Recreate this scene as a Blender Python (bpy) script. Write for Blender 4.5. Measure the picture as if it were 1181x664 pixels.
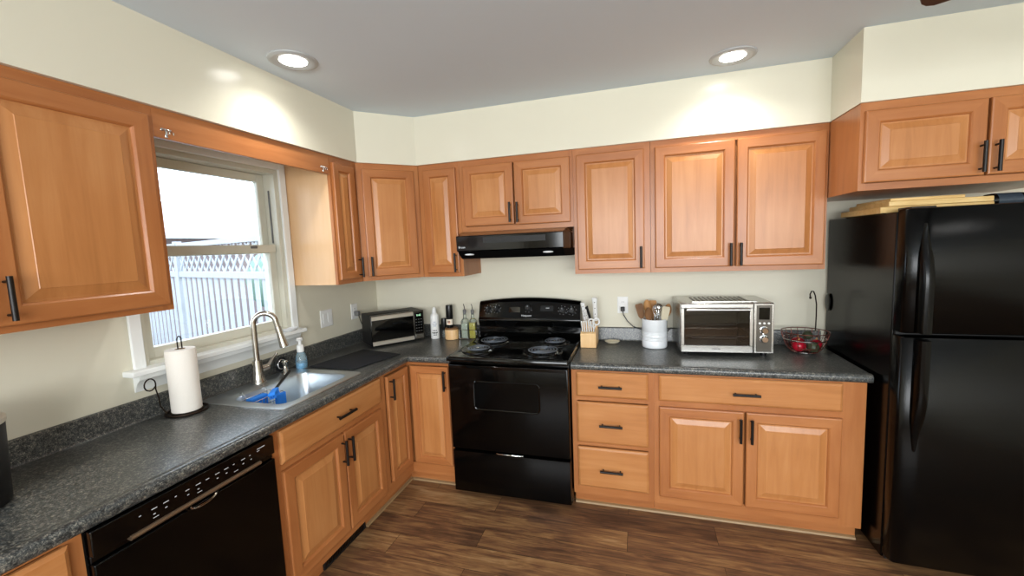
import bpy, bmesh, math, random
from mathutils import Vector, Matrix
random.seed(7)
for o in list(bpy.data.objects): bpy.data.objects.remove(o)
S = bpy.context.scene
COL = S.collection
PI = math.pi

# ------------------------------------------------------------------ camera, light, exposure
cam = bpy.data.objects.new('camera', bpy.data.cameras.new('camera')); COL.objects.link(cam)
cam.data.sensor_width = 36.0
cam.data.lens = 36.0 * 483.5 / 1181.0
cam.data.clip_start = 0.05
_y, _p, _r = -.2935, -.099, -.0406
_f = Vector((math.sin(_y)*math.cos(_p), math.cos(_y)*math.cos(_p), math.sin(_p)))
_x = Vector((math.cos(_y), -math.sin(_y), 0)); _u = _x.cross(_f)
_X = _x*math.cos(_r) + _u*math.sin(_r); _U = _u*math.cos(_r) - _x*math.sin(_r)
cam.matrix_world = Matrix(((_X.x, _U.x, -_f.x, 2.056), (_X.y, _U.y, -_f.y, -2.974), (_X.z, _U.z, -_f.z, 1.573), (0, 0, 0, 1)))
S.camera = cam

S.view_settings.view_transform = 'Standard'
S.view_settings.look = 'None'
S.view_settings.gamma = 1.0
S.view_settings.use_curve_mapping = False
S.view_settings.exposure = 0.0

world = bpy.data.worlds.new('overcast_sky'); S.world = world
world.use_nodes = True
bg = world.node_tree.nodes['Background']
bg.inputs['Color'].default_value = (0.82, 0.94, 1.10, 1)
bg.inputs['Strength'].default_value = 6.5

LAMP_W = 4.4          # each recessed ceiling light
LAMP_COL = (1.0, 0.985, 0.95)
CEIL = 2.4717
LIGHTS = [(.534, -1.298), (2.52, -.545), (.534, -3.1), (2.4, -3.35), (4.1, -2.2), (2.4, -4.7)]  # those behind and right of the camera are added, unseen, to brighten the room
def lamp_light(x, y):
    l = bpy.data.lights.new('recessed_light', 'SPOT'); l.energy = LAMP_W*4.6; l.color = LAMP_COL
    l.shadow_soft_size = .045; l.spot_size = math.radians(146); l.spot_blend = 1.0
    o = bpy.data.objects.new('recessed_light', l); COL.objects.link(o); o.location = (x, y, CEIL-.03)
for x, y in LIGHTS: lamp_light(x, y)
def fill_light(name, loc, rot, sx, sy, w, col=(.93, .97, 1.0)):
    l = bpy.data.lights.new(name, 'AREA'); l.shape = 'RECTANGLE'; l.size = sx; l.size_y = sy; l.energy = w; l.color = col
    o = bpy.data.objects.new(name, l); COL.objects.link(o); o.location = loc; o.rotation_euler = rot
    return l
fill_light('rear_fill_light', (2.7, -5.93, 1.62), (PI/2, 0, 0), 4.2, 1.25, 250.0)  # area lamp added behind the camera to fill the room; no opening there

# ------------------------------------------------------------------ materials
MATS = {}
def nodes(name):
    m = bpy.data.materials.new(name); m.use_nodes = True
    nt = m.node_tree; b = nt.nodes['Principled BSDF']
    MATS[name] = m
    return m, nt, b
def srgb(h):
    c = [int(h[i:i+2], 16)/255 for i in (0, 2, 4)]
    return tuple((v/12.92 if v <= .04045 else ((v+.055)/1.055)**2.4) for v in c) + (1,)
def simple(name, hexc, rough=.5, metal=0, spec=.5, bump=0, bscale=200, var=0, coat=0, trans=0, ior=1.45, vscale=6):
    m, nt, b = nodes(name)
    c = srgb(hexc)
    b.inputs['Base Color'].default_value = c
    b.inputs['Roughness'].default_value = rough
    b.inputs['Metallic'].default_value = metal
    b.inputs['Specular IOR Level'].default_value = spec
    b.inputs['IOR'].default_value = ior
    b.inputs['Transmission Weight'].default_value = trans
    b.inputs['Coat Weight'].default_value = coat
    tc = nt.nodes.new('ShaderNodeNewGeometry')
    if var:
        n = nt.nodes.new('ShaderNodeTexNoise'); n.inputs['Scale'].default_value = vscale; n.inputs['Detail'].default_value = 5
        nt.links.new(tc.outputs['Position'], n.inputs['Vector'])
        mx = nt.nodes.new('ShaderNodeMix'); mx.data_type = 'RGBA'
        mx.inputs[6].default_value = tuple(v*(1-var) for v in c[:3]) + (1,)
        mx.inputs[7].default_value = tuple(min(1, v*(1+var)) for v in c[:3]) + (1,)
        nt.links.new(n.outputs['Fac'], mx.inputs[0]); nt.links.new(mx.outputs[2], b.inputs['Base Color'])
    if bump:
        n = nt.nodes.new('ShaderNodeTexNoise'); n.inputs['Scale'].default_value = bscale; n.inputs['Detail'].default_value = 3
        nt.links.new(tc.outputs['Position'], n.inputs['Vector'])
        bp = nt.nodes.new('ShaderNodeBump'); bp.inputs['Strength'].default_value = bump; bp.inputs['Distance'].default_value = .002
        nt.links.new(n.outputs['Fac'], bp.inputs['Height']); nt.links.new(bp.outputs['Normal'], b.inputs['Normal'])
    return m
def wood(name, stops, scale, rough=.3, coat=.15, blotch=2.2, streak=1.0):
    """scale: (x,y,z) frequency; low along the grain"""
    m, nt, b = nodes(name)
    g = nt.nodes.new('ShaderNodeNewGeometry'); oi = nt.nodes.new('ShaderNodeObjectInfo')
    off = nt.nodes.new('ShaderNodeVectorMath'); off.operation = 'SCALE'; off.inputs[0].default_value = (13.1, 7.7, 5.3)
    nt.links.new(oi.outputs['Random'], off.inputs['Scale'])
    add = nt.nodes.new('ShaderNodeVectorMath'); add.operation = 'ADD'
    nt.links.new(g.outputs['Position'], add.inputs[0]); nt.links.new(off.outputs[0], add.inputs[1])
    mp = nt.nodes.new('ShaderNodeMapping'); mp.inputs['Scale'].default_value = scale
    nt.links.new(add.outputs[0], mp.inputs['Vector'])
    n1 = nt.nodes.new('ShaderNodeTexNoise'); n1.inputs['Scale'].default_value = streak; n1.inputs['Detail'].default_value = 6; n1.inputs['Roughness'].default_value = .62; n1.inputs['Distortion'].default_value = .6
    nt.links.new(mp.outputs[0], n1.inputs['Vector'])
    n2 = nt.nodes.new('ShaderNodeTexNoise'); n2.inputs['Scale'].default_value = blotch; n2.inputs['Detail'].default_value = 3
    nt.links.new(add.outputs[0], n2.inputs['Vector'])
    mix = nt.nodes.new('ShaderNodeMix'); mix.data_type = 'FLOAT'; mix.inputs[0].default_value = .45
    nt.links.new(n1.outputs['Fac'], mix.inputs[2]); nt.links.new(n2.outputs['Fac'], mix.inputs[3])
    cr = nt.nodes.new('ShaderNodeValToRGB')
    el = cr.color_ramp.elements
    el[0].position = stops[0][0]; el[0].color = srgb(stops[0][1])
    el[1].position = stops[-1][0]; el[1].color = srgb(stops[-1][1])
    for p, h in stops[1:-1]:
        e = el.new(p); e.color = srgb(h)
    nt.links.new(mix.outputs[0], cr.inputs['Fac']); nt.links.new(cr.outputs['Color'], b.inputs['Base Color'])
    b.inputs['Roughness'].default_value = rough
    b.inputs['Specular IOR Level'].default_value = .38; b.inputs['Coat Weight'].default_value = coat*.5; b.inputs['Coat Roughness'].default_value = .25
    return m
WS = [(.26, '9E6537'), (.46, 'B57845'), (.62, 'C08551'), (.80, 'CC9460')]
WF = [(.26, '925830'), (.46, 'A8693B'), (.62, 'B37545'), (.80, 'BF8453')]
wood('maple_panel', WS, (22, 22, 1.6))
wood('maple_board', WS, (1.8, 1.8, 26))
wood('maple_upright', WF, (22, 22, 1.6))
wood('maple_level', WF, (1.8, 1.8, 26))
wood('maple_shadow', [(.3, '7A4A26'), (.7, '8E5A30')], (20, 20, 2), rough=.6, coat=0)
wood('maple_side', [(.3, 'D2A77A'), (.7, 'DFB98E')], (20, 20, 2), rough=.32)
wood('bamboo', [(.3, 'C79F5E'), (.5, 'DDB978'), (.7, 'EBCF98')], (5, 60, 60), rough=.45, coat=0, blotch=9)
wood('block_wood', [(.3, 'D6A970'), (.7, 'EFCB9A')], (60, 60, 5), rough=.4, coat=0, blotch=9)
wood('spoon_wood', [(.3, '8F6236'), (.5, 'AE7C47'), (.7, 'C2925C')], (40, 40, 6), rough=.6, coat=0, blotch=12)
wood('dark_spoon_wood', [(.3, '5B3A22'), (.7, '8A6138')], (40, 40, 6), rough=.6, coat=0, blotch=12)
wood('fan_wood', [(.3, '2F1B1A'), (.7, '4A2B28')], (6, 40, 40), rough=.35)
simple('cream_wall', 'DAD5C2', rough=.42, spec=.35, var=.03, vscale=3)
simple('soffit_paint', 'DFDBC8', rough=.2, spec=.5, var=.02, vscale=3)
simple('ceiling_paint', 'D8E4EE', rough=.75, spec=.2, var=.02, vscale=2)
simple('white_trim', 'EEF0EE', rough=.35, var=.02)
simple('vinyl_frame', 'D3D1C2', rough=.4, var=.02)
simple('shoe_tan', '9C7F5A', rough=.5, var=.1)
simple('black_pull', '17120F', rough=.38, metal=.3, bump=.1)
simple('black_gloss', '030303', rough=.09, spec=.4, var=.2)
simple('black_door', '030303', rough=.14, spec=.25, var=.2)
simple('black_fridge', '030303', rough=.17, spec=.25, bump=.10, bscale=420)
simple('hood_under', '050505', rough=.75, spec=.08)
simple('lamp_trim', 'AEB2B3', rough=.4, var=.02)
simple('black_matte', '131313', rough=.55, var=.2)
simple('black_plastic', '0D0D0E', rough=.33, var=.2)
simple('oven_glass', '020202', rough=.04, spec=.6, var=.1)
simple('coil_metal', '6C747E', rough=.32, metal=.6, var=.2, vscale=60)
simple('drip_pan', '090909', rough=.2, metal=.2, var=.2)
simple('stainless', 'B9B7B2', rough=.27, metal=1, bump=.03, bscale=500, var=.05)
simple('stainless_sink', 'CDD4D9', rough=.3, metal=1, var=.06, bump=.03, bscale=400)
simple('stainless_dark', '5A5650', rough=.35, metal=1, var=.1)
simple('bright_band', 'CFC7B8', rough=.38, metal=.55, var=.05)
simple('nickel', 'BDB8AF', rough=.2, metal=1, var=.05)
simple('chrome', 'DADADA', rough=.08, metal=1, var=.03)
simple('bronze', '2B2018', rough=.35, metal=.7, var=.2)
simple('paper', 'EFE9E0', rough=.9, spec=.1, bump=.5, bscale=260, var=.02)
simple('cardboard', '9E8264', rough=.9, var=.1)
simple('white_plastic', 'E8E8E6', rough=.3, var=.02)
simple('grey_plastic', '6A6A6A', rough=.4, var=.05)
simple('white_ceramic', 'E6E9EC', rough=.18, var=.02, coat=.3)
simple('tan_ceramic', 'C9BFA6', rough=.25, var=.05)
simple('blue_sponge', '2A86EE', rough=.7, bump=.5, bscale=300, var=.15, vscale=40)
simple('blue_liquid', '1593C2', rough=.12, var=.08)
simple('olive_oil', 'B5A60C', rough=.08, trans=.1, var=.1)
simple('pale_oil', 'DDE3D3', rough=.08, trans=.5, var=.05)
simple('label_cream', 'E8DCC9', rough=.6, var=.05)
simple('label_ink', '2A2526', rough=.6, var=.1)
simple('label_grey', '9CA6B8', rough=.6, var=.1)
simple('label_peach', 'E2B49A', rough=.6, var=.05)
simple('mark_white', 'C9CDD2', rough=.5, var=.05)
simple('handle_bronze', '9B8168', rough=.3, metal=.8, var=.05)
simple('red_skin', 'A01226', rough=.25, var=.35, vscale=30)
simple('dark_green_skin', '39402C', rough=.45, var=.3, bump=.5, bscale=160, vscale=40)
simple('wire_copper', '7A4238', rough=.3, metal=.8, var=.1)
simple('bottle_dark', '08080A', rough=.1, var=.2)
simple('bottle_label', '39434D', rough=.35, var=.35, vscale=60)
simple('mat_black', '14161A', rough=.8, bump=.6, bscale=500, var=.2)
simple('fence_white', '96989C', rough=.7, var=.04)
simple('roof_pink', '9E9294', rough=.85, var=.12, vscale=3)
simple('house_siding', '6C605F', rough=.85, var=.08)
simple('ground_out', '66645C', rough=.95, var=.2)
simple('hedge_out', '6C897C', rough=.9, var=.35, vscale=8)
# emission
def emis(name, col, st):
    m, nt, b = nodes(name)
    b.inputs['Base Color'].default_value = (.8, .8, .8, 1)
    b.inputs['Emission Color'].default_value = col; b.inputs['Emission Strength'].default_value = st
emis('lamp_lens', (1, .98, .95, 1), 14.0)
emis('green_digits', (.2, .9, .35, 1), .9)
# thin window glass
m, nt, b = nodes('window_glass')
nt.nodes.remove(b)
tr = nt.nodes.new('ShaderNodeBsdfTransparent'); tr.inputs[0].default_value = (.97, .99, .99, 1)
gl = nt.nodes.new('ShaderNodeBsdfGlossy'); gl.inputs['Roughness'].default_value = .02
fr = nt.nodes.new('ShaderNodeFresnel'); fr.inputs[0].default_value = 1.35
mx = nt.nodes.new('ShaderNodeMixShader')
nt.links.new(fr.outputs[0], mx.inputs[0]); nt.links.new(tr.outputs[0], mx.inputs[1]); nt.links.new(gl.outputs[0], mx.inputs[2])
nt.links.new(mx.outputs[0], nt.nodes['Material Output'].inputs['Surface'])
def thin(name, tint, ior, body, k):
    m, nt, b = nodes(name)
    b.inputs['Base Color'].default_value = srgb(body); b.inputs['Roughness'].default_value = .15
    tr = nt.nodes.new('ShaderNodeBsdfTransparent'); tr.inputs[0].default_value = srgb(tint)
    mx = nt.nodes.new('ShaderNodeMixShader'); mx.inputs[0].default_value = k
    gl = nt.nodes.new('ShaderNodeBsdfGlossy'); gl.inputs['Roughness'].default_value = .04
    fr = nt.nodes.new('ShaderNodeFresnel'); fr.inputs[0].default_value = ior
    m2 = nt.nodes.new('ShaderNodeMixShader')
    nt.links.new(tr.outputs[0], mx.inputs[1]); nt.links.new(b.outputs[0], mx.inputs[2])
    nt.links.new(fr.outputs[0], m2.inputs[0]); nt.links.new(mx.outputs[0], m2.inputs[1]); nt.links.new(gl.outputs[0], m2.inputs[2])
    nt.links.new(m2.outputs[0], nt.nodes['Material Output'].inputs['Surface'])
thin('clear_plastic', 'EAF6FA', 1.3, 'CFE6EE', .22)
thin('clear_glass', 'F2F6F3', 1.35, 'DCE4DE', .10)
# tinted oven glass of the toaster
m, nt, b = nodes('toaster_glass')
nt.nodes.remove(b)
tr = nt.nodes.new('ShaderNodeBsdfTransparent'); tr.inputs[0].default_value = (.66, .64, .62, 1)
gl = nt.nodes.new('ShaderNodeBsdfGlossy'); gl.inputs['Roughness'].default_value = .03
fr = nt.nodes.new('ShaderNodeFresnel'); fr.inputs[0].default_value = 1.5
mx = nt.nodes.new('ShaderNodeMixShader')
nt.links.new(fr.outputs[0], mx.inputs[0]); nt.links.new(tr.outputs[0], mx.inputs[1]); nt.links.new(gl.outputs[0], mx.inputs[2])
nt.links.new(mx.outputs[0], nt.nodes['Material Output'].inputs['Surface'])
# speckled laminate counter
m, nt, b = nodes('counter_laminate')
g = nt.nodes.new('ShaderNodeNewGeometry')
v1 = nt.nodes.new('ShaderNodeTexNoise'); v1.inputs['Scale'].default_value = 260; v1.inputs['Detail'].default_value = 4; v1.inputs['Roughness'].default_value = .7
v2 = nt.nodes.new('ShaderNodeTexNoise'); v2.inputs['Scale'].default_value = 100; v2.inputs['Detail'].default_value = 3
nt.links.new(g.outputs['Position'], v1.inputs['Vector']); nt.links.new(g.outputs['Position'], v2.inputs['Vector'])
mx = nt.nodes.new('ShaderNodeMix'); mx.data_type = 'FLOAT'; mx.inputs[0].default_value = .35
nt.links.new(v1.outputs['Fac'], mx.inputs[2]); nt.links.new(v2.outputs['Fac'], mx.inputs[3])
cr = nt.nodes.new('ShaderNodeValToRGB'); el = cr.color_ramp.elements
el[0].position = .38; el[0].color = srgb('131515'); el[1].position = .68; el[1].color = srgb('B0A898')
for p, h in ((.45, '2A2D2E'), (.51, '444747'), (.57, '6A6962')):
    e = el.new(p); e.color = srgb(h)
nt.links.new(mx.outputs[0], cr.inputs['Fac']); nt.links.new(cr.outputs['Color'], b.inputs['Base Color'])
b.inputs['Roughness'].default_value = .29; b.inputs['Specular IOR Level'].default_value = .55
# plank floor, boards along x
m, nt, b = nodes('plank_floor')
g = nt.nodes.new('ShaderNodeNewGeometry')
br = nt.nodes.new('ShaderNodeTexBrick')
br.inputs['Scale'].default_value = 1.0; br.inputs['Brick Width'].default_value = 1.22; br.inputs['Row Height'].default_value = .152
br.inputs['Mortar Size'].default_value = .0012; br.inputs['Mortar Smooth'].default_value = .2; br.offset = .37; br.offset_frequency = 2
br.inputs['Color1'].default_value = (0, 0, 0, 1); br.inputs['Color2'].default_value = (1, 1, 1, 1); br.inputs['Mortar'].default_value = (.3, .3, .3, 1)
nt.links.new(g.outputs['Position'], br.inputs['Vector'])
wn = nt.nodes.new('ShaderNodeMath'); wn.operation = 'MULTIPLY'; wn.inputs[1].default_value = 17.0
nt.links.new(br.outputs['Color'], wn.inputs[0])
cx = nt.nodes.new('ShaderNodeCombineXYZ'); nt.links.new(wn.outputs[0], cx.inputs['Z']); nt.links.new(wn.outputs[0], cx.inputs['X'])
ad = nt.nodes.new('ShaderNodeVectorMath'); ad.operation = 'ADD'
nt.links.new(g.outputs['Position'], ad.inputs[0]); nt.links.new(cx.outputs[0], ad.inputs[1])
mp = nt.nodes.new('ShaderNodeMapping'); mp.inputs['Scale'].default_value = (3.2, 42, 1)
nt.links.new(ad.outputs[0], mp.inputs['Vector'])
n1 = nt.nodes.new('ShaderNodeTexNoise'); n1.inputs['Scale'].default_value = 1; n1.inputs['Detail'].default_value = 8; n1.inputs['Roughness'].default_value = .65; n1.inputs['Distortion'].default_value = 1.2
nt.links.new(mp.outputs[0], n1.inputs['Vector'])
mp2 = nt.nodes.new('ShaderNodeMapping'); mp2.inputs['Scale'].default_value = (3.0, 9, 1)
nt.links.new(ad.outputs[0], mp2.inputs['Vector'])
n2 = nt.nodes.new('ShaderNodeTexNoise'); n2.inputs['Scale'].default_value = 1; n2.inputs['Detail'].default_value = 3; n2.inputs['Distortion'].default_value = .8
nt.links.new(mp2.outputs[0], n2.inputs['Vector'])
mx = nt.nodes.new('ShaderNodeMix'); mx.data_type = 'FLOAT'; mx.inputs[0].default_value = .40
nt.links.new(n1.outputs['Fac'], mx.inputs[2]); nt.links.new(n2.outputs['Fac'], mx.inputs[3])
m2 = nt.nodes.new('ShaderNodeMath'); m2.operation = 'MULTIPLY_ADD'; m2.inputs[1].default_value = .10
nt.links.new(br.outputs['Color'], m2.inputs[0]); nt.links.new(mx.outputs[0], m2.inputs[2])
cr = nt.nodes.new('ShaderNodeValToRGB'); el = cr.color_ramp.elements
el[0].position = .36; el[0].color = srgb('3B291F'); el[1].position = .74; el[1].color = srgb('AB8A63')
for p, h in ((.46, '573E2D'), (.54, '704F37'), (.63, '8E6A45')):
    e = el.new(p); e.color = srgb(h)
nt.links.new(m2.outputs[0], cr.inputs['Fac'])
dk = nt.nodes.new('ShaderNodeMix'); dk.data_type = 'RGBA'; dk.inputs[7].default_value = srgb('24170F')
nt.links.new(br.outputs['Fac'], dk.inputs[0]); nt.links.new(cr.outputs['Color'], dk.inputs[6])
nt.links.new(dk.outputs[2], b.inputs['Base Color'])
b.inputs['Roughness'].default_value = .33

# ------------------------------------------------------------------ geometry helpers
class MB:
    """collects shapes, links them as ONE mesh object"""
    def __init__(s): s.bm = bmesh.new(); s.mats = []
    def mi(s, m):
        if m not in s.mats: s.mats.append(m)
        return s.mats.index(m)
    def quadbox(s, c8, m):
        v = [s.bm.verts.new(c) for c in c8]; k = s.mi(m)
        for f in ((0, 3, 2, 1), (4, 5, 6, 7), (0, 1, 5, 4), (1, 2, 6, 5), (2, 3, 7, 6), (3, 0, 4, 7)):
            s.bm.faces.new([v[i] for i in f]).material_index = k
        return s
    def box(s, x0, x1, y0, y1, z0, z1, m):
        return s.quadbox([(x0, y0, z0), (x1, y0, z0), (x1, y1, z0), (x0, y1, z0), (x0, y0, z1), (x1, y0, z1), (x1, y1, z1), (x0, y1, z1)], m)
    def fbox(s, F, u0, u1, v0, v1, w0, w1, m):      # box in a face frame (u across, v up, w out)
        return s.quadbox([F(u0, v0, w0), F(u1, v0, w0), F(u1, v0, w1), F(u0, v0, w1), F(u0, v1, w0), F(u1, v1, w0), F(u1, v1, w1), F(u0, v1, w1)], m)
    def prism(s, pts, z0, z1, m):
        a = [s.bm.verts.new((x, y, z0)) for x, y in pts]; b_ = [s.bm.verts.new((x, y, z1)) for x, y in pts]; k = s.mi(m); n = len(pts)
        s.bm.faces.new(a[::-1]).material_index = k; s.bm.faces.new(b_).material_index = k
        for i in range(n): s.bm.faces.new((a[i], a[(i+1) % n], b_[(i+1) % n], b_[i])).material_index = k
        return s
    def sweep_profile(s, prof, x0, x1, m, axis='x'):    # prof: closed (a,b) outline swept along an axis; axis x: (y,z); axis y: (x,z)
        k = s.mi(m); n = len(prof)
        P = (lambda t, q: (t, q[0], q[1])) if axis == 'x' else (lambda t, q: (q[0], t, q[1]))
        a = [s.bm.verts.new(P(x0, q)) for q in prof]; b_ = [s.bm.verts.new(P(x1, q)) for q in prof]
        s.bm.faces.new(a).material_index = k; s.bm.faces.new(b_[::-1]).material_index = k
        for i in range(n): s.bm.faces.new((a[i], b_[i], b_[(i+1) % n], a[(i+1) % n])).material_index = k
        return s
    def loops(s, L, m, cap0=True, cap1=True, closed=True):      # bridge rings of equal length
        k = s.mi(m) if isinstance(m, str) else None
        R = [[s.bm.verts.new(p) for p in r] for r in L]; n = len(R[0])
        for j in range(len(R)-1):
            kk = s.mi(m[j]) if k is None else k
            for i in range(n if closed else n-1):
                try: s.bm.faces.new((R[j][i], R[j][(i+1) % n], R[j+1][(i+1) % n], R[j+1][i])).material_index = kk
                except ValueError: pass
        if cap0: s.bm.faces.new(R[0][::-1]).material_index = s.mi(m if k is not None else m[0])
        if cap1: s.bm.faces.new(R[-1]).material_index = s.mi(m if k is not None else m[-1])
        return s
    def lathe(s, prof, c, m, n=28, cap0=True, cap1=True, sx=1, sy=1):     # prof: (r,z); m: name or one per segment
        return s.loops([[(c[0]+r*sx*math.cos(2*PI*i/n), c[1]+r*sy*math.sin(2*PI*i/n), c[2]+z) for i in range(n)] for r, z in prof], m, cap0, cap1)
    def rod(s, p, q, r, m, n=12, r2=None):
        return s.tube([p, q], r, m, n, radii=[r, r if r2 is None else r2])
    def tube(s, pts, r, m, n=10, radii=None, closed=False, flat=None):
        P = [Vector(p) for p in pts]; L = []; k = len(P)
        T = []
        for i in range(k):
            a = P[(i-1) % k] if (closed or i > 0) else P[i]; b_ = P[(i+1) % k] if (closed or i < k-1) else P[i]
            T.append((b_-a).normalized())
        up = Vector((0, 0, 1)) if abs(T[0].z) < .9 else Vector((1, 0, 0))
        N = (up - T[0]*up.dot(T[0])).normalized()
        for i in range(k):
            N = (N - T[i]*N.dot(T[i])).normalized(); B = T[i].cross(N)
            rr = radii[i] if radii else r
            fa, fb = flat if flat else (1, 1)
            L.append([tuple(P[i] + N*(rr*fa*math.cos(2*PI*j/n)) + B*(rr*fb*math.sin(2*PI*j/n))) for j in range(n)])
        if closed: L.append(L[0])
        return s.loops(L, m, not closed, not closed)
    def ball(s, c, r, m, sx=1, sy=1, sz=1, n=20):
        k = n//2
        return s.lathe([(max(r*math.sin(PI*i/k), 1e-4), -r*sz*math.cos(PI*i/k)) for i in range(k+1)], c, m, n, True, True, sx, sy)
    def build(s, name, parent=None, bevel=0, seg=2, smooth=True, kind=None, angle=38, fix=True):
        if fix: bmesh.ops.recalc_face_normals(s.bm, faces=s.bm.faces)
        me = bpy.data.meshes.new(name); s.bm.to_mesh(me); s.bm.free()
        for m in s.mats: me.materials.append(MATS[m])
        o = bpy.data.objects.new(name, me); COL.objects.link(o)
        if smooth:
            for p in me.polygons: p.use_smooth = True
            me.set_sharp_from_angle(angle=math.radians(angle))
        if bevel:
            md = o.modifiers.new('bevel', 'BEVEL'); md.width = bevel; md.segments = seg; md.limit_method = 'ANGLE'; md.angle_limit = math.radians(40)
        if parent:
            o.parent = parent
            off = parent
            if parent.get('worldgeo'):
                # geometry was written in room coordinates
                me.transform(Matrix.Translation(-Vector(parent['worldgeo'])))
                o['worldgeo'] = list(parent['worldgeo'])
        if kind: o['kind'] = kind
        return o
def thing(name, label, cat, loc=(0, 0, 0), rotz=0, group=None, room=True):
    o = bpy.data.objects.new(name, None); COL.objects.link(o)
    o.empty_display_size = .05
    o.location = loc; o.rotation_euler = (0, 0, rotz); o['label'] = label; o['category'] = cat
    if group: o['group'] = group
    if room and not rotz: o['worldgeo'] = list(loc)
    return o
def tag(o, label, cat, group=None):
    o['label'] = label; o['category'] = cat
    if group: o['group'] = group
    return o
def rrect(x0, x1, y0, y1, r, z, n=5):
    P = []
    for cx_, cy_, a0 in ((x1-r, y1-r, 0), (x0+r, y1-r, PI/2), (x0+r, y0+r, PI), (x1-r, y0+r, 3*PI/2)):
        for i in range(n+1):
            a = a0 + PI/2*i/n; P.append((cx_+r*math.cos(a), cy_+r*math.sin(a), z))
    return P
def text(body, size, mat, M, parent, name='lettering', extrude=.0004, align='CENTER'):
    cu = bpy.data.curves.new(name, 'FONT'); cu.body = body; cu.size = size; cu.extrude = extrude; cu.align_x = align; cu.align_y = 'CENTER'
    t = bpy.data.objects.new(name, cu); COL.objects.link(t)
    bpy.context.view_layer.update()
    me = bpy.data.meshes.new_from_object(t.evaluated_get(bpy.context.evaluated_depsgraph_get()))
    bpy.data.objects.remove(t); bpy.data.curves.remove(cu)
    me.transform(M); me.materials.clear(); me.materials.append(MATS[mat])
    o = bpy.data.objects.new(name, me); COL.objects.link(o)
    if parent:
        o.parent = parent
        if parent.get('worldgeo'): me.transform(Matrix.Translation(-Vector(parent['worldgeo']))); o['worldgeo'] = list(parent['worldgeo'])
    return o
def facing(F, u, v, w):          # matrix that lays text on a face frame
    o = Vector(F(u, v, w)); X = (Vector(F(u+1, v, w))-o); Y = (Vector(F(u, v+1, w))-o); Z = X.cross(Y)
    return Matrix(((X.x, Y.x, Z.x, o.x), (X.y, Y.y, Z.y, o.y), (X.z, Y.z, Z.z, o.z), (0, 0, 0, 1)))

# ------------------------------------------------------------------ dimensions
WX, WY = -.025, .02            # wall faces
DU, DB = .309, .592            # face of upper / lower cabinets
UB, UT = 1.3815, 2.1512        # uppers bottom / top
CT = .887; FT = .849           # counter top, base cabinet top
TK = .088
FB = lambda u, v, w: (u, -DB-w, v)        # base cabinets, back run
FU = lambda u, v, w: (u, -DU-w, v)
GB = lambda u, v, w: (DB+w, u, v)         # left run; u is y
GU = lambda u, v, w: (DU+w, u, v)
RX, RY = 5.2, -6.0             # far walls

# ------------------------------------------------------------------ room shell
MB().box(WX-.2, RX+.2, RY-.2, WY+.2, -.1, 0, 'plank_floor').build('floor', kind='structure', smooth=False)
MB().box(WX-.2, RX+.2, RY-.2, WY+.2, CEIL, CEIL+.12, 'ceiling_paint').build('ceiling', kind='structure', smooth=False)
OY0, OY1, OZ0, OZ1 = -1.715, -.895, 1.10, 2.085        # window opening in the left wall
b = MB()
for y0, y1, z0, z1 in ((RY, OY0, 0, CEIL), (OY1, WY, 0, CEIL), (OY0, OY1, 0, OZ0), (OY0, OY1, OZ1, CEIL)):
    b.box(WX-.15, WX, y0, y1, z0, z1, 'cream_wall')
b.build('wall_left', kind='structure', smooth=False)
MB().box(WX-.15, RX+.15, WY, WY+.15, 0, CEIL, 'cream_wall').build('wall_back', kind='structure', smooth=False)
MB().box(RX, RX+.15, RY, WY, 0, CEIL, 'cream_wall').build('wall_right', kind='structure', smooth=False)
MB().box(WX-.15, RX+.15, RY-.15, RY, 0, CEIL, 'cream_wall').build('wall_rear', kind='structure', smooth=False)
SO = .327
MB().prism([(WX, WY), (WX, RY), (SO, RY), (SO, -.597), (.603, -SO), (3.025, -SO), (3.025, -.642), (RX, -.642), (RX, WY)], UT+.0005, CEIL, 'soffit_paint').build('trim_1', kind='structure', smooth=False)

# window in the left wall
def frame_box(b, x0, x1, y0, y1, z0, z1, t, m, tb=None):
    tb = tb or t
    b.box(x0, x1, y0, y0+t, z0, z1, m); b.box(x0, x1, y1-t, y1, z0, z1, m)
    b.box(x0, x1, y0+t, y1-t, z0, z0+tb, m); b.box(x0, x1, y0+t, y1-t, z1-t, z1, m)
w1 = bpy.data.objects.new('window_1', None); COL.objects.link(w1); w1['kind'] = 'structure'; w1.location = (WX, -1.305, OZ0); w1['worldgeo'] = list(w1.location)
b = MB(); frame_box(b, WX-.14, WX-.004, OY0, OY1, OZ0, OZ1, .024, 'vinyl_frame', .03); b.box(WX-.055, WX-.045, OY1-.03, OY1-.024, OZ0+.55, OZ1-.12, 'grey_plastic')
b.build('window_frame', w1, bevel=.002)
MR = 1.615      # meeting rail height
b = MB(); frame_box(b, WX-.12, WX-.085, OY0+.025, OY1-.025, MR-.025, OZ1-.025, .045, 'vinyl_frame'); b.build('upper_sash', w1, bevel=.003)
b = MB(); frame_box(b, WX-.08, WX-.04, OY0+.025, OY1-.025, OZ0+.03, MR+.022, .045, 'vinyl_frame', .05)
b.box(WX-.085, WX-.028, OY0+.03, OY1-.03, MR-.022, MR+.026, 'vinyl_frame'); b.build('lower_sash', w1, bevel=.003)
MB().box(WX-.105, WX-.1, OY0+.06, OY1-.06, MR, OZ1-.06, 'window_glass').build('upper_pane', w1)
MB().box(WX-.062, WX-.057, OY0+.06, OY1-.06, OZ0+.07, MR-.01, 'window_glass').build('lower_pane', w1)
MB().box(WX-.03, WX-.022, -1.1, -1.06, MR+.005, MR+.02, 'grey_plastic').build('sash_lock', w1, bevel=.002)
b = MB()
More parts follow.
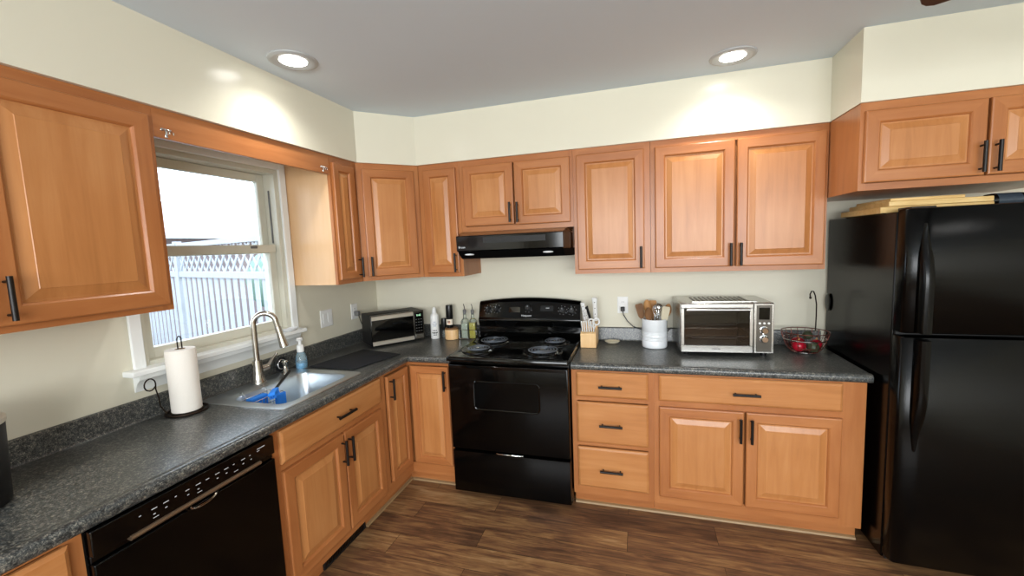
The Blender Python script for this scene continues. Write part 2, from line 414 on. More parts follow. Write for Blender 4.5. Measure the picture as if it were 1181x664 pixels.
b.box(WX, WX+.016, OY1, OY1+.047, OZ0, OZ1+.047, 'white_trim'); b.box(WX, WX+.016, OY0-.047, OY0, OZ0, OZ1+.047, 'white_trim'); b.box(WX, WX+.016, OY0, OY1, OZ1, OZ1+.047, 'white_trim')
b.build('trim_2', kind='structure', bevel=.004)
b = MB(); b.box(WX-.03, WX+.062, -1.80, -.83, OZ0-.012, OZ0+.012, 'white_trim')
b.build('trim_3', kind='structure', bevel=.005, seg=3)
pf = [(WX, OZ0-.012), (WX, OZ0-.088), (WX+.008, OZ0-.088), (WX+.012, OZ0-.07), (WX+.022, OZ0-.05), (WX+.04, OZ0-.034), (WX+.046, OZ0-.012)]
MB().sweep_profile(pf, -1.765, -.865, 'white_trim', 'y').build('trim_4', kind='structure', angle=30)
# added unseen window on the solid rear wall, goes with the fill lamp
w2 = bpy.data.objects.new('added_rear_window', None); COL.objects.link(w2); w2['kind'] = 'structure'; w2.location = (2.6, RY, .5); w2['worldgeo'] = list(w2.location)
b = MB()
for x0, x1, z0, z1 in ((.50, .58, .92, 2.32), (4.82, 4.90, .92, 2.32), (.58, 4.82, .92, 1.0), (.58, 4.82, 2.24, 2.32), (2.66, 2.74, 1.0, 2.24)):
    b.box(x0, x1, RY+.001, RY+.03, z0, z1, 'white_trim')
b.build('window_frame', w2, bevel=.004)
MB().box(.58, 4.82, RY+.001, RY+.006, 1.0, 2.24, 'window_glass').build('pane', w2)

# shoe moulding along the toe kicks
TX = DB-.055
MB().sweep_profile([(TX, .001), (TX+.018, .001), (TX+.014, .010), (TX, .014)], -1.06, -TX-.002, 'shoe_tan', 'y').build('baseboard_left', kind='structure')
b = MB(); b.sweep_profile([(-TX, .001), (-TX-.018, .001), (-TX-.014, .010), (-TX, .014)], 1.678, 3.115, 'shoe_tan', 'x')
b.sweep_profile([(-TX, .001), (-TX-.018, .001), (-TX-.014, .010), (-TX, .014)], TX+.02, .908, 'shoe_tan', 'x')
b.build('baseboard_back', kind='structure')

# ------------------------------------------------------------------ cabinet parts
def bar_pull(F, u, v, vert, parent, L=.128, w=.02):
    b = MB(); h = L/2
    a = (lambda t, ww: F(u, v+t, ww)) if vert else (lambda t, ww: F(u+t, v, ww))
    b.rod(a(-h, w+.03), a(h, w+.03), .0072, 'black_pull', 12)
    for t in (-.048, .048): b.rod(a(t, w-.0005), a(t, w+.028), .0042, 'black_pull', 10)
    return b.build('handle', parent)
def ring(F, u0, u1, v0, v1, i, w): return [F(u0+i, v0+i, w), F(u1-i, v0+i, w), F(u1-i, v1-i, w), F(u0+i, v1-i, w)]
def door(F, u0, u1, v0, v1, parent, hu=None, hv=None, fr=.058, slope=.026, name='door'):
    th = .02
    b = MB()
    R = [ring(F, u0, u1, v0, v1, 0, .0008), ring(F, u0, u1, v0, v1, 0, th-.005), ring(F, u0, u1, v0, v1, .002, th-.0015), ring(F, u0, u1, v0, v1, .006, th),
         ring(F, u0, u1, v0, v1, fr-.008, th), ring(F, u0, u1, v0, v1, fr-.003, th-.004), ring(F, u0, u1, v0, v1, fr, th-.009), ring(F, u0, u1, v0, v1, fr, .0008)]
    V = [[b.bm.verts.new(p) for p in r] for r in R]
    for j in range(len(V)-1):
        for i in range(4):
            b.bm.faces.new((V[j][i], V[j][(i+1) % 4], V[j+1][(i+1) % 4], V[j+1][i])).material_index = b.mi('maple_level' if i in (0, 2) else 'maple_upright')
    d = b.build(name, parent, angle=20)
    b = MB()
    i0 = fr-.004
    w_ = th-.011
    R = [ring(F, u0, u1, v0, v1, i0, .001), ring(F, u0, u1, v0, v1, i0, w_), ring(F, u0, u1, v0, v1, fr+.007, w_), ring(F, u0, u1, v0, v1, fr+.007+slope, th-.003), ring(F, u0, u1, v0, v1, fr+.009+slope, th-.0015)]
    b.loops(R, 'maple_panel'); b.build('panel', d, angle=12)
    if hu is not None: bar_pull(F, hu, hv, True, d)
    return d
def drawer(F, u0, u1, v0, v1, parent, hu=None, name='drawer'):
    b = MB(); th = .02
    b.loops([ring(F, u0, u1, v0, v1, 0, .0008), ring(F, u0, u1, v0, v1, 0, th-.008), ring(F, u0, u1, v0, v1, .004, th-.004), ring(F, u0, u1, v0, v1, .012, th)], 'maple_board')
    d = b.build(name, parent, angle=15)
    if hu is not None: bar_pull(F, hu, (v0+v1)/2-.004, False, d)
    return d
def face_frame(F, u0, u1, v0, v1, parent, st=(.04, .04), rl=(.04, .04), mids=(), vm=()):
    b = MB(); t = .019
    b.fbox(F, u0, u0+st[0], v0, v1, -t, 0, 'maple_upright'); b.fbox(F, u1-st[1], u1, v0, v1, -t, 0, 'maple_upright')
    b.fbox(F, u0+st[0], u1-st[1], v0, v0+rl[0], -t, 0, 'maple_level'); b.fbox(F, u0+st[0], u1-st[1], v1-rl[1], v1, -t, 0, 'maple_level')
    for a, c in mids: b.fbox(F, u0+st[0], u1-st[1], a, c, -t, 0, 'maple_level')
    for a, c in vm: b.fbox(F, a, c, v0+rl[0], v1-rl[1], -t, 0, 'maple_upright')
    return b.build('face_frame', parent, smooth=False)
CABU = 'maple wall cabinets around the kitchen'; CABB = 'maple base cabinets under the counters'

# ---- wall cabinets, back run
def upper(label, x0, x1, z0, doors, hz=1.478, fdoor=.058, slope=.026, z1=2.113, dz0=1.409, st=(.035, .035)):
    t = thing('wall_cabinet', label, 'cabinet', ((x0+x1)/2, WY, z0), group=CABU)
    MB().box(x0+.0006, x1-.0006, -DU+.0192, WY-.0006, z0, UT, 'maple_upright').build('carcass', t, smooth=False)
    face_frame(FU, x0+.0004, x1-.0004, z0, UT, t, st=st, rl=(.03, .04))
    for u0, u1, hu in doors: door(FU, u0, u1, dz0, z1, t, hu, hz, fdoor, slope)
    return t
upper('narrow single-door maple wall cabinet between corner cabinet and range hood', .605, .912, UB, [(.643, .888, .868)], fdoor=.056)
t = thing('wall_cabinet', 'short two-door maple cabinet above the black range hood', 'cabinet', (1.293, WY, 1.681), group=CABU)
MB().box(.9135, 1.6735, -DU+.0192, WY-.0006, 1.681, UT, 'maple_upright').build('carcass', t, smooth=False)
face_frame(FU, .9133, 1.6737, 1.681, UT, t, st=(.035, .03), rl=(.03, .04))
door(FU, .942, 1.288, 1.717, 2.112, t, 1.268, 1.793); door(FU, 1.298, 1.656, 1.712, 2.112, t, 1.318, 1.79)
upper('single-door maple wall cabinet right of the range hood', 1.6745, 2.131, UB, [(1.697, 2.096, 2.076)])
upper('tall two-door maple wall cabinet above the toaster oven', 2.132, 3.029, UB, [(2.157, 2.580, 2.560), (2.591, 3.015, 2.611)])
# diagonal corner cabinet
t = thing('wall_cabinet', 'diagonal single-door maple wall cabinet in the corner above microwave', 'cabinet', (WX, WY, UB), group=CABU)
dA = Vector((DU, -.597, 0)); dB = Vector((.603, -DU, 0)); dL = (dB-dA).length; dU = (dB-dA)/dL; dN = Vector((dU.y, -dU.x, 0))
FD = lambda u, v, w: tuple(dA + dU*u + dN*w + Vector((0, 0, v)))
a2 = dA - dN*.0194; b2 = dB - dN*.0194
MB().prism([(WX+.0006, WY-.0006), (WX+.0006, -.5965), (a2.x-.012, -.5965), (a2.x, a2.y+.001), (b2.x-.001, b2.y), (.6025, b2.y+.012), (.6025, WY-.0006)], UB, UT, 'maple_upright').build('carcass', t, smooth=False)
face_frame(FD, .001, dL-.001, UB, UT, t, st=(.05, .05), rl=(.03, .04))
door(FD, .036, dL-.036, 1.409, 2.113, t, .058, 1.478)
# left run: narrow cabinet beside the window
t = thing('wall_cabinet', 'slim maple wall cabinet right of the window with pale side panel', 'cabinet', (WX, -.718, UB), group=CABU)
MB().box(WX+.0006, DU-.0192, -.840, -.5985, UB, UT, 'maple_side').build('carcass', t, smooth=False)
face_frame(GU, -.840, -.5985, UB, UT, t, st=(.03, .04), rl=(.03, .04))
door(GU, -.826, -.636, 1.409, 2.113, t, -.656, 1.478, .05, .018)
# large cabinet left of the window
t = thing('wall_cabinet', 'large maple wall cabinet left of the window, cut by the photo edge', 'cabinet', (WX, -2.25, UB), group=CABU)
MB().box(WX+.0006, DU-.0192, -2.72, -1.791, UB, UT, 'maple_upright').build('carcass', t, smooth=False)
face_frame(GU, -2.72, -1.791, UB, UT, t, rl=(.03, .04))
door(GU, -2.275, -1.812, 1.403, 2.113, t, -2.249, 1.483, .062, .03); door(GU, -2.70, -2.287, 1.403, 2.113, t, -2.312, 1.483, .062, .03)
# valance over the window
v = MB().box(DU-.02, DU, -1.790, -.8412, 2.041, UT, 'maple_level').build('window_valance', bevel=.002)
tag(v, 'plain maple valance board spanning over the kitchen window', 'valance')
def valance_hook(y, z, label):
    t = thing('valance_hook', label, 'hook', (DU, y, z), group='small clear hooks on the window valance')
    b = MB(); b.box(DU+.0005, DU+.004, y-.02, y+.02, z+.006, z+.016, 'chrome'); b.box(DU+.0005, DU+.004, y-.005, y+.005, z-.018, z+.01, 'chrome'); b.build('back_plate', t, bevel=.0015)
    b = MB()
    for s in (-.014, .0, .014): b.tube([(DU+.003, y+s, z+.01), (DU+.014, y+s, z+.006), (DU+.02, y+s, z+.0), (DU+.019, y+s, z-.008)], .0022, 'chrome', 8)
    b.build('prongs', t)
valance_hook(-1.745, 2.063, 'clear three-prong hook at the left end of the wooden valance')
valance_hook(-.893, 2.066, 'clear three-prong hook at the right end of the wooden valance')
# cabinet above the fridge
FY = .628
FF = lambda u, v, w: (u, -FY-w, v)
t = thing('wall_cabinet', 'deep two-door maple cabinet above the black refrigerator', 'cabinet', (3.48, WY, 1.762), group=CABU)
MB().box(3.0305, 3.928, -FY+.0192, WY-.0006, 1.762, UT, 'maple_upright').build('carcass', t, smooth=False)
face_frame(FF, 3.0303, 3.928, 1.762, UT, t, st=(.03, .03), rl=(.03, .04))
door(FF, 3.046, 3.475, 1.795, 2.113, t, 3.455, 1.868, .058, .026); door(FF, 3.485, 3.912, 1.795, 2.113, t, 3.505, 1.868)

# ---- base cabinets
def base_box(t, x0, x1, y0, y1, toe):   # carcass with open recess for the toe kick; toe: 'x' (left run) or 'y'
    if toe == 'y':
        MB().box(x0, x1, y0, y1, TK, FT, 'maple_upright').build('carcass', t, smooth=False)
        MB().box(x0, x1, -TX+.0005, y1, .0, TK-.0004, 'maple_level').build('toe_kick', t, smooth=False)
    else:
        MB().box(x0, x1, y0, y1, TK, FT, 'maple_upright').build('carcass', t, smooth=False)
        MB().box(x0, TX-.0005, y0, y1, .0, TK-.0004, 'maple_level').build('toe_kick', t, smooth=False)
t = thing('drawer_cabinet', 'maple base cabinet with three stacked drawers right of the range', 'cabinet', (1.905, WY, 0), group=CABB)
base_box(t, 1.6775, 2.1335, -DB+.0192, WY-.001, 'y')
face_frame(FB, 1.677, 2.1338, TK, FT, t, st=(.032, .032), rl=(.055, .015), mids=((.665, .687), (.39, .41)))
for z0, z1 in ((.692, .837), (.415, .660), (.143, .386)): drawer(FB, 1.706, 2.104, z0, z1, t, 1.9)
t = thing('base_cabinet', 'wide maple base cabinet with one drawer over two doors beside the refrigerator', 'cabinet', (2.62, WY, 0), group=CABB)
base_box(t, 2.1345, 3.1165, -DB+.0192, WY-.001, 'y')
face_frame(FB, 2.1342, 3.117, TK, FT, t, st=(.03, .104), rl=(.055, .012), mids=((.655, .70),))
drawer(FB, 2.161, 3.015, .694, .838, t, 2.585)
door(FB, 2.161, 2.581, .138, .660, t, 2.561, .568); door(FB, 2.592, 3.016, .138, .660, t, 2.613, .568)
# corner cabinet (two hinged leaves)
t = thing('corner_base_cabinet', 'L-shaped maple corner base cabinet with two narrow doors beside the range', 'cabinet', (WX, WY, 0), group=CABB)
MB().prism([(WX+.001, WY-.001), (WX+.001, -.9135), (DB-.0192, -.9135), (DB-.0192, -DB+.0192), (.9095, -DB+.0192), (.9095, WY-.001)], TK, FT, 'maple_upright').build('carcass', t, smooth=False)
MB().prism([(WX+.001, WY-.001), (WX+.001, -.9135), (TX-.0005, -.9135), (TX-.0005, -TX+.0005), (.9095, -TX+.0005), (.9095, WY-.001)], 0, TK-.0004, 'maple_level').build('toe_kick', t, smooth=False)
b = MB(); b.fbox(FB, DB, .9095, TK, .155, -.019, 0, 'maple_level'); b.fbox(FB, DB, .9095, .832, FT, -.019, 0, 'maple_level'); b.fbox(FB, .885, .9095, .155, .832, -.019, 0, 'maple_upright')
b.fbox(GB, -.9135, -DB+.019, TK, .155, -.019, 0, 'maple_level'); b.fbox(GB, -.9135, -DB+.019, .832, FT, -.019, 0, 'maple_level'); b.fbox(GB, -.9135, -.86, .155, .832, -.019, 0, 'maple_upright')
b.build('face_frame', t, smooth=False)
door(FB, .620, .893, .165, .824, t, .874, .742, .05, .02); door(GB, -.853, -.617, .165, .824, t, -.832, .742, .05, .02)
# sink base, hollow
t = thing('sink_cabinet', 'maple sink base cabinet with false drawer front over two doors', 'cabinet', (WX, -1.295, 0), group=CABB)
y0, y1 = -1.6755, -.9145
b = MB(); b.box(WX+.001, DB-.0192, y0, y0+.016, TK, FT, 'maple_upright'); b.box(WX+.001, DB-.0192, y1-.016, y1, TK, FT, 'maple_upright')
b.box(WX+.001, DB-.0192, y0+.016, y1-.016, TK, TK+.016, 'maple_upright'); b.box(WX+.001, WX+.01, y0+.016, y1-.016, TK+.016, FT, 'maple_upright'); b.build('carcass', t, smooth=False)
MB().box(WX+.001, TX-.0005, y0, y1, 0, TK-.0004, 'maple_level').build('toe_kick', t, smooth=False)
face_frame(GB, y0, y1, TK, FT, t, st=(.04, .025), rl=(.05, .012), mids=((.66, .70),))
drawer(GB, -1.640, -.919, .692, .838, t, -1.25, name='false_drawer_front')
door(GB, -1.640, -1.262, .135, .660, t, -1.283, .568); door(GB, -1.253, -.923, .135, .660, t, -1.232, .568)
# toe-kick register under the sink
t = thing('toe_kick_register', 'dark floor-level vent grille under the sink cabinet', 'vent', (TX, -1.23, 0))
b = MB(); b.box(TX, TX+.012, -1.40, -1.388, .004, .075, 'black_matte'); b.box(TX, TX+.012, -1.082, -1.07, .004, .075, 'black_matte'); b.box(TX, TX+.012, -1.388, -1.082, .004, .012, 'black_matte'); b.box(TX, TX+.012, -1.388, -1.082, .067, .075, 'black_matte'); b.build('frame', t, bevel=.0015)
b = MB()
for i in range(30): b.box(TX+.001, TX+.009, -1.384+i*.0101, -1.379+i*.0101, .012, .067, 'stainless_dark')
b.build('grille', t, smooth=False)
# cabinet left of the dishwasher
t = thing('base_cabinet', 'maple base cabinet left of the dishwasher, mostly below the frame', 'cabinet', (WX, -2.6, 0), group=CABB)
base_box(t, WX+.001, DB-.0192, -2.95, -2.2905, 'x')
face_frame(GB, -2.95, -2.2905, TK, FT, t, st=(.04, .04), rl=(.05, .012), mids=((.66, .70),))
drawer(GB, -2.92, -2.325, .692, .835, t, -2.62)
door(GB, -2.92, -2.627, .135, .660, t, -2.65, .568); door(GB, -2.617, -2.325, .135, .660, t, -2.595, .568)

# ------------------------------------------------------------------ counters
CF = .617      # front edge
def edge_prof(o):      # front edge profile in (outward, z): flat top, raised drip ridge, rolled nose
    return [(-.05, CT-.0004), (-.040, CT+.0002), (-.034, CT+.0022), (-.024, CT+.0034), (-.012, CT+.0022), (-.004, CT-.003), (0, CT-.012), (0, CT-.026), (-.003, CT-.034), (-.009, CT-.038), (-.05, CT-.038)]
def counter_slab(b, outer, holes, z0, z1, m):
    k = b.mi(m); E = []
    for P in [outer]+holes:
        V = [b.bm.verts.new((x, y, z1)) for x, y in P]
        E += [b.bm.edges.new((V[i], V[(i+1) % len(V)])) for i in range(len(V))]
    r = bmesh.ops.triangle_fill(b.bm, use_beauty=True, use_dissolve=False, edges=E)
    fs = [f for f in r['geom'] if isinstance(f, bmesh.types.BMFace)]
    ex = bmesh.ops.extrude_face_region(b.bm, geom=fs)
    bmesh.ops.translate(b.bm, verts=[v for v in ex['geom'] if isinstance(v, bmesh.types.BMVert)], vec=(0, 0, z0-z1))
    for f in b.bm.faces: f.material_index = k
HOLE = [(.045, -1.525), (.515, -1.525), (.515, -.997), (.045, -.997)]
CG = 'speckled dark laminate countertops'
t = thing('countertop', 'L-shaped dark speckled countertop holding sink, wrapping the left corner', 'countertop', (WX, WY, FT), group=CG)
b = MB(); i_ = CF-.05
counter_slab(b, [(WX+.0005, WY-.0005), (WX+.0005, -2.96), (i_, -2.96), (i_, -i_), (.910, -i_), (.910, WY-.0005)], [HOLE], CT-.038, CT, 'counter_laminate')
pr = edge_prof(0)
L = [[(CF+o, -2.96, z) for o, z in pr], [(CF+o, -CF-o, z) for o, z in pr], [(.910, -CF-o, z) for o, z in pr]]
b.loops(L, 'counter_laminate'); b.build('worktop', t, angle=50)
def splash(b, axis, a, c):
    pf = [(0, CT+.0002), (.0245, CT+.0002), (.0215, CT+.006), (.020, CT+.012), (.020, CT+.078), (.017, CT+.089), (.011, CT+.092), (0, CT+.092)]
    if axis == 'y': b.sweep_profile([(WX+.0006+o, z) for o, z in pf], a, c, 'counter_laminate', 'y')
    else: b.sweep_profile([(WY-.0006-o, z) for o, z in pf], a, c, 'counter_laminate', 'x')
b = MB(); splash(b, 'y', -2.96, WY-.001); splash(b, 'x', WX+.022, .910); b.build('backsplash', t, angle=30)
t = thing('countertop', 'straight dark speckled countertop right of the range holding the toaster oven', 'countertop', (2.4, WY, FT), group=CG)
b = MB(); b.prism([(1.6775, WY-.0005), (1.6775, -i_), (3.132, -i_), (3.132, WY-.0005)], CT-.038, CT, 'counter_laminate')
b.loops([[(1.6775, -CF-o, z) for o, z in pr], [(3.132, -CF-o, z) for o, z in pr]], 'counter_laminate'); b.build('worktop', t, angle=50)
b = MB(); splash(b, 'x', 1.6775, 3.132); b.build('backsplash', t, angle=30)

# ------------------------------------------------------------------ sink and what belongs to it
sk = thing('kitchen_sink', 'stainless steel drop-in single bowl sink set in the left counter', 'sink', (.29, -1.26, CT))
b = MB()
ox0, ox1, oy0, oy1 = .022, .538, -1.548, -.974
bx0, bx1, by0, by1 = .165, .487, -1.487, -1.032
zz = CT+.0038
L = [rrect(ox0, ox1, oy0, oy1, .03, CT+.0008), rrect(ox0+.003, ox1-.003, oy0+.003, oy1-.003, .028, zz), rrect(ox0+.012, ox1-.012, oy0+.012, oy1-.012, .024, zz),
     rrect(bx0-.008, bx1+.008, by0-.008, by1+.008, .055, zz-.0005), rrect(bx0-.002, bx1+.002, by0-.002, by1+.002, .055, zz-.002), rrect(bx0, bx1, by0, by1, .055, zz-.008),
     rrect(bx0+.008, bx1-.008, by0+.008, by1-.008, .06, zz-.12), rrect(bx0+.018, bx1-.018, by0+.018, by1-.018, .07, zz-.165), rrect(bx0+.045, bx1-.045, by0+.045, by1-.045, .07, zz-.178)]
b.loops(L, 'stainless_sink', cap0=False); b.build('bowl', sk, angle=40)
b = MB(); b.lathe([(.001, 0), (.02, 0), (.022, .004), (.04, .006), (.043, .002)], (.33, -1.26, zz-.178), 'chrome', 24); b.build('drain', sk)
# faucet
fx, fy, fz = .075, -1.247, zz
fc = thing('kitchen_faucet', 'tall brushed nickel gooseneck pull-down faucet behind the sink', 'faucet', (fx, fy, fz))
b = MB(); b.lathe([(.036, 0), (.036, .006), (.032, .012), (.028, .05), (.024, .10), (.0225, .125)], (fx, fy, fz+.0003), 'nickel', 28); b.build('base', fc)
dv = Vector((.80, .60, 0)).normalized(); R = .054; hs = .322
pts = [(fx, fy, fz+.12), (fx, fy, fz+.2), (fx, fy, fz+hs)]
for i in range(1, 15):
    a = PI*i/14*0.97
    p = Vector((fx, fy, fz+hs)) + dv*(R-R*math.cos(a)) + Vector((0, 0, R*math.sin(a))); pts.append(tuple(p))
e = Vector(pts[-1]); pts.append(tuple(e+(e-Vector(pts[-2])).normalized()*.035))
b = MB(); b.tube(pts, .0145, 'nickel', 16); b.build('gooseneck', fc)
e = Vector(pts[-1]); d_ = (e-Vector(pts[-2])).normalized()
b = MB(); b.tube([tuple(e-d_*.004), tuple(e+d_*.01), tuple(e+d_*.03), tuple(e+d_*.085), tuple(e+d_*.11), tuple(e+d_*.113)], .015, 'nickel', 18, radii=[.016, .017, .0165, .0205, .0235, .020]); b.build('spray_head', fc)
b = MB(); b.rod((fx, fy+.01, fz+.072), (fx+.012, fy+.058, fz+.075), .017, 'nickel', 16); b.tube([(fx+.012, fy+.05, fz+.075), (fx+.02, fy+.085, fz+.115), (fx+.024, fy+.10, fz+.13)], .006, 'nickel', 10, radii=[.01, .007, .006]); b.ball((fx+.025, fy+.104, fz+.134), .0085, 'nickel', n=12); b.build('lever_handle', fc)
# side sprayer-like dark knob and soap pump on the deck
sd = thing('soap_pump', 'small nickel soap dispenser pump on the sink deck', 'soap dispenser', (.095, -1.085, zz))
b = MB(); b.lathe([(.021, 0), (.021, .006), (.016, .012), (.014, .03), (.011, .034), (.011, .055), (.017, .06), (.018, .072), (.012, .078)], (.095, -1.085, zz+.0003), 'nickel', 20); b.build('pump_body', sd)
b = MB(); b.tube([(.095, -1.085, zz+.066), (.115, -1.105, zz+.067), (.135, -1.125, zz+.06)], .005, 'nickel', 10); b.build('spout', sd)
rg = thing('black_sink_stopper', 'round black and chrome stopper leaning on backsplash behind the soap pump', 'stopper', (.045, -1.045, CT))
b = MB()
for k, (r0, m_) in enumerate(((.038, 'black_plastic'), (.026, 'chrome'))):
    P = [(.030+.004*k, -1.05+.0+r0*math.cos(2*PI*i/24), zz+.045+r0*math.sin(2*PI*i/24)) for i in range(24)]
    b.tube(P, .007-.002*k, m_, 10, closed=True)
b.build('rings', rg)
b = MB(); b.rod((.020, -1.05, zz+.045), (.040, -1.05, zz+.045), .024, 'black_plastic', 20); b.build('disc', rg)
# hand soap bottle
sb = thing('hand_soap_bottle', 'clear foaming pump bottle with blue soap at the sink corner', 'soap bottle', (.085, -.957, CT))
cx_, cy_ = .085, -.951
b = MB(); b.lathe([(.033, 0), (.036, .006), (.035, .05), (.030, .078), (.022, .094), (.0185, .10), (.0185, .104)], (cx_, cy_, CT+.0006), 'clear_plastic', 24); b.build('bottle', sb)
b = MB(); b.lathe([(.0315, .002), (.0335, .006), (.033, .036)], (cx_, cy_, CT+.0012), 'blue_liquid', 24); b.build('liquid', sb)
b = MB(); b.lathe([(.0195, .1), (.0205, .104), (.0205, .135), (.016, .142), (.010, .144), (.010, .165), (.018, .168), (.019, .182), (.013, .187)], (cx_, cy_, CT+.0006), 'white_plastic', 20); b.rod((cx_, cy_, CT+.176), (cx_+.03, cy_-.03, CT+.172), .006, 'white_plastic'); b.build('pump', sb)
# wire caddy inside the bowl, brush, sponge
wc = thing('sink_caddy', 'small chrome wire caddy hanging inside the sink bowl', 'caddy', (.215, -1.375, CT))
b = MB(); x0, x1, y0, y1 = .178, .262, -1.447, -1.275
for z in (.868, .835, .802): b.tube([(x0, y0, z), (x1, y0, z), (x1, y1, z), (x0, y1, z)], .0018, 'chrome', 6, closed=True)
for i in range(9):
    y = y0+(y1-y0)*i/8; b.tube([(x0, y, .868), (x0, y, .802), (x1, y, .802), (x1, y, .868)], .0014, 'chrome', 6)
b.build('basket', wc)
for y in (-1.42, -1.30): MB().tube([(x0, y, .868), (x0-.004, y, .885), (x0-.02, y, .899), (x0-.036, y, .8945)], .002, 'chrome', 6).build('hanger', wc)
bl = thing('dish_brush', 'blue dish brush with black handle resting across the wire caddy', 'brush', (.25, -1.3, .87))
H = Vector((.268, -1.325, .893)); dd = Vector((-.10, .20, .034)).normalized()
b = MB(); b.tube([tuple(H+dd*.0), tuple(H+dd*.06), tuple(H+dd*.13), tuple(H+dd*.215)], .007, 'black_plastic', 12, radii=[.007, .0075, .0095, .007]); b.build('handle', bl)
b = MB(); n_ = Vector((.25, .1, -.96)).normalized(); s_ = dd.cross(n_).normalized()
c8 = [tuple(H+dd*a+s_*b_+n_*c) for c in (-.007, .010) for a, b_ in ((-.062, -.019), (.006, -.016), (.006, .016), (-.062, .019))]
b.quadbox(c8, 'blue_sponge'); b.build('head', bl, bevel=.006, seg=3)
b = MB()
for i in range(5):
    for j in range(3):
        p = H+dd*(-.054+i*.0125)+s_*(-.011+j*.011)+n_*.009; b.rod(tuple(p), tuple(p+n_*.016), .004, 'blue_sponge', 6, r2=.0045)
b.build('bristles', bl)
sp = MB(); sp.quadbox([(x1+.004, -1.335, .80), (x1+.018, -1.335, .80), (x1+.018, -1.272, .80), (x1+.004, -1.272, .80), (x1+.004, -1.335, .865), (x1+.018, -1.335, .865), (x1+.018, -1.272, .865), (x1+.004, -1.272, .865)], 'blue_sponge')
tag(sp.build('sponge', bevel=.005, seg=3), 'flat bright blue sponge hung on the front of the sink caddy', 'sponge')
sp = MB(); sp.box(x0+.008, x0+.045, -1.43, -1.33, .805, .872, 'blue_sponge')
tag(sp.build('scrub_pad', bevel=.006, seg=3), 'darker blue scrub pad standing inside the sink caddy', 'sponge')
# drying mat
t = thing('drying_mat', 'black dish drying mat on counter between sink and microwave', 'mat', (.33, -.74, CT))
b = MB(); L = [[(x, y, z) for x, y, z in ((.455-i, -.945+i, z), (.545-i, -.585-i, z), (.20+i, -.508-i, z), (.130+i, -.945+i, z))] for i, z in ((0, CT+.0042), (0, CT+.007), (.003, CT+.009))]
b.loops(L, 'mat_black'); b.build('pad', t, bevel=.002)
# paper towel
px, py = .088, -1.638
t = thing('paper_towel_holder', 'dark bronze wire paper towel stand at the left of the sink', 'paper towel holder', (px, py, CT))
b = MB(); b.tube([(px+.078*math.cos(2*PI*i/36), py+.078*math.sin(2*PI*i/36), CT+.0055) for i in range(36)], .005, 'bronze', 8, closed=True)
b.lathe([(.06, .0), (.062, .004), (.06, .008)], (px, py, CT+.0006), 'bronze', 32); b.build('base', t)
b = MB(); P = [(px, py-.009, CT+.008), (px, py-.009, CT+.32)] + [(px, py-.009*math.cos(a), CT+.335+.012*math.sin(a)) for a in (0.0, .8, 1.57, 2.3, 3.14)] + [(px, py+.009, CT+.32), (px, py+.009, CT+.29)]
b.tube(P, .0028, 'bronze', 8); b.build('post', t)
b = MB()
sc = [(px-.035, py-.062, CT+.012), (px-.05, py-.075, CT+.05), (px-.045, py-.08, CT+.09), (px-.05, py-.085, CT+.13)]
for i in range(15):
    a = -PI/2 + 2*PI*i/14*.92; sc.append((px-.05, py-.105+.022*math.cos(a+PI/2), CT+.155+.026*math.sin(a+PI/2)))
b.tube(sc, .0028, 'bronze', 8); b.build('scroll_arm', t)
t = thing('paper_towel_roll', 'white paper towel roll standing on the bronze wire holder', 'paper towel', (px, py, CT))
b = MB(); b.lathe([(.02, .0), (.055, 0), (.057, .002), (.0572, .276), (.055, .28), (.02, .28)], (px, py, CT+.010), 'paper', 48, False, False)
b.build('sheets', t)
b = MB(); b.lathe([(.0198, .0), (.0198, .2805), (.0175, .2805), (.0175, .0), (.0198, .0)], (px, py, CT+.010), 'cardboard', 28, False, False); b.build('core', t)
# canister at the far left
kx, ky = .215, -2.366
t = thing('kitchen_canister', 'black canister with silver lid standing at the left photo edge', 'canister', (kx, ky, CT))
b = MB(); b.lathe([(.102, 0), (.106, .005), (.114, .232), (.112, .236)], (kx, ky, CT+.0006), 'black_matte', 40); b.build('body', t)
b = MB(); b.lathe([(.115, .2355), (.117, .238), (.117, .250), (.112, .254), (.05, .258), (.02, .259)], (kx, ky, CT+.0016), 'bright_band', 40); b.build('lid', t)

# ------------------------------------------------------------------ dishwasher
FW = lambda u, v, w: (DB+w, u, v)
t = thing('dishwasher', 'black built-in dishwasher between sink cabinet and left base cabinet', 'dishwasher', (WX, -1.983, 0))
y0, y1 = -2.288, -1.678
MB().box(WX+.03, DB-.005, y0, y1, .10, FT-.002, 'black_matte').build('tub', t, smooth=False)
MB().box(WX+.03, TX-.0, y0+.005, y1-.005, 0, .0995, 'black_matte').build('toe_panel', t, smooth=False)
b = MB(); b.fbox(FW, y0+.003, y1-.003, .11, .745, -.004, .024, 'black_door'); b.build('door', t, bevel=.004)
b = MB(); b.fbox(FW, y0+.003, y1-.003, .768, FT-.006, -.004, .026, 'black_gloss'); b.fbox(FW, y0+.003, y1-.003, .7455, .7675, -.004, .012, 'black_gloss'); cp = b.build('control_panel', t, bevel=.003)
b = MB(); b.sweep_profile([(DB+.0265, .772), (DB+.034, .770), (DB+.036, .764), (DB+.030, .757), (DB+.0125, .758), (DB+.0125, .764)], y0+.09, y1-.075, 'handle_bronze', 'y'); b.build('handle_strip', t)
b = MB()
P = [FW(-1.985+.055*math.cos(PI*i/12), .757-.022*math.sin(PI*i/12), .027) for i in range(13)]
Q = [FW(-1.985+.055*math.cos(PI*i/12)*.8, .754-.014*math.sin(PI*i/12), .034) for i in range(13)]
b.tube(P, .004, 'black_gloss', 8); b.tube(Q, .0035, 'chrome', 8); b.build('latch_pull', t)
b = MB(); rr = random.Random(3)
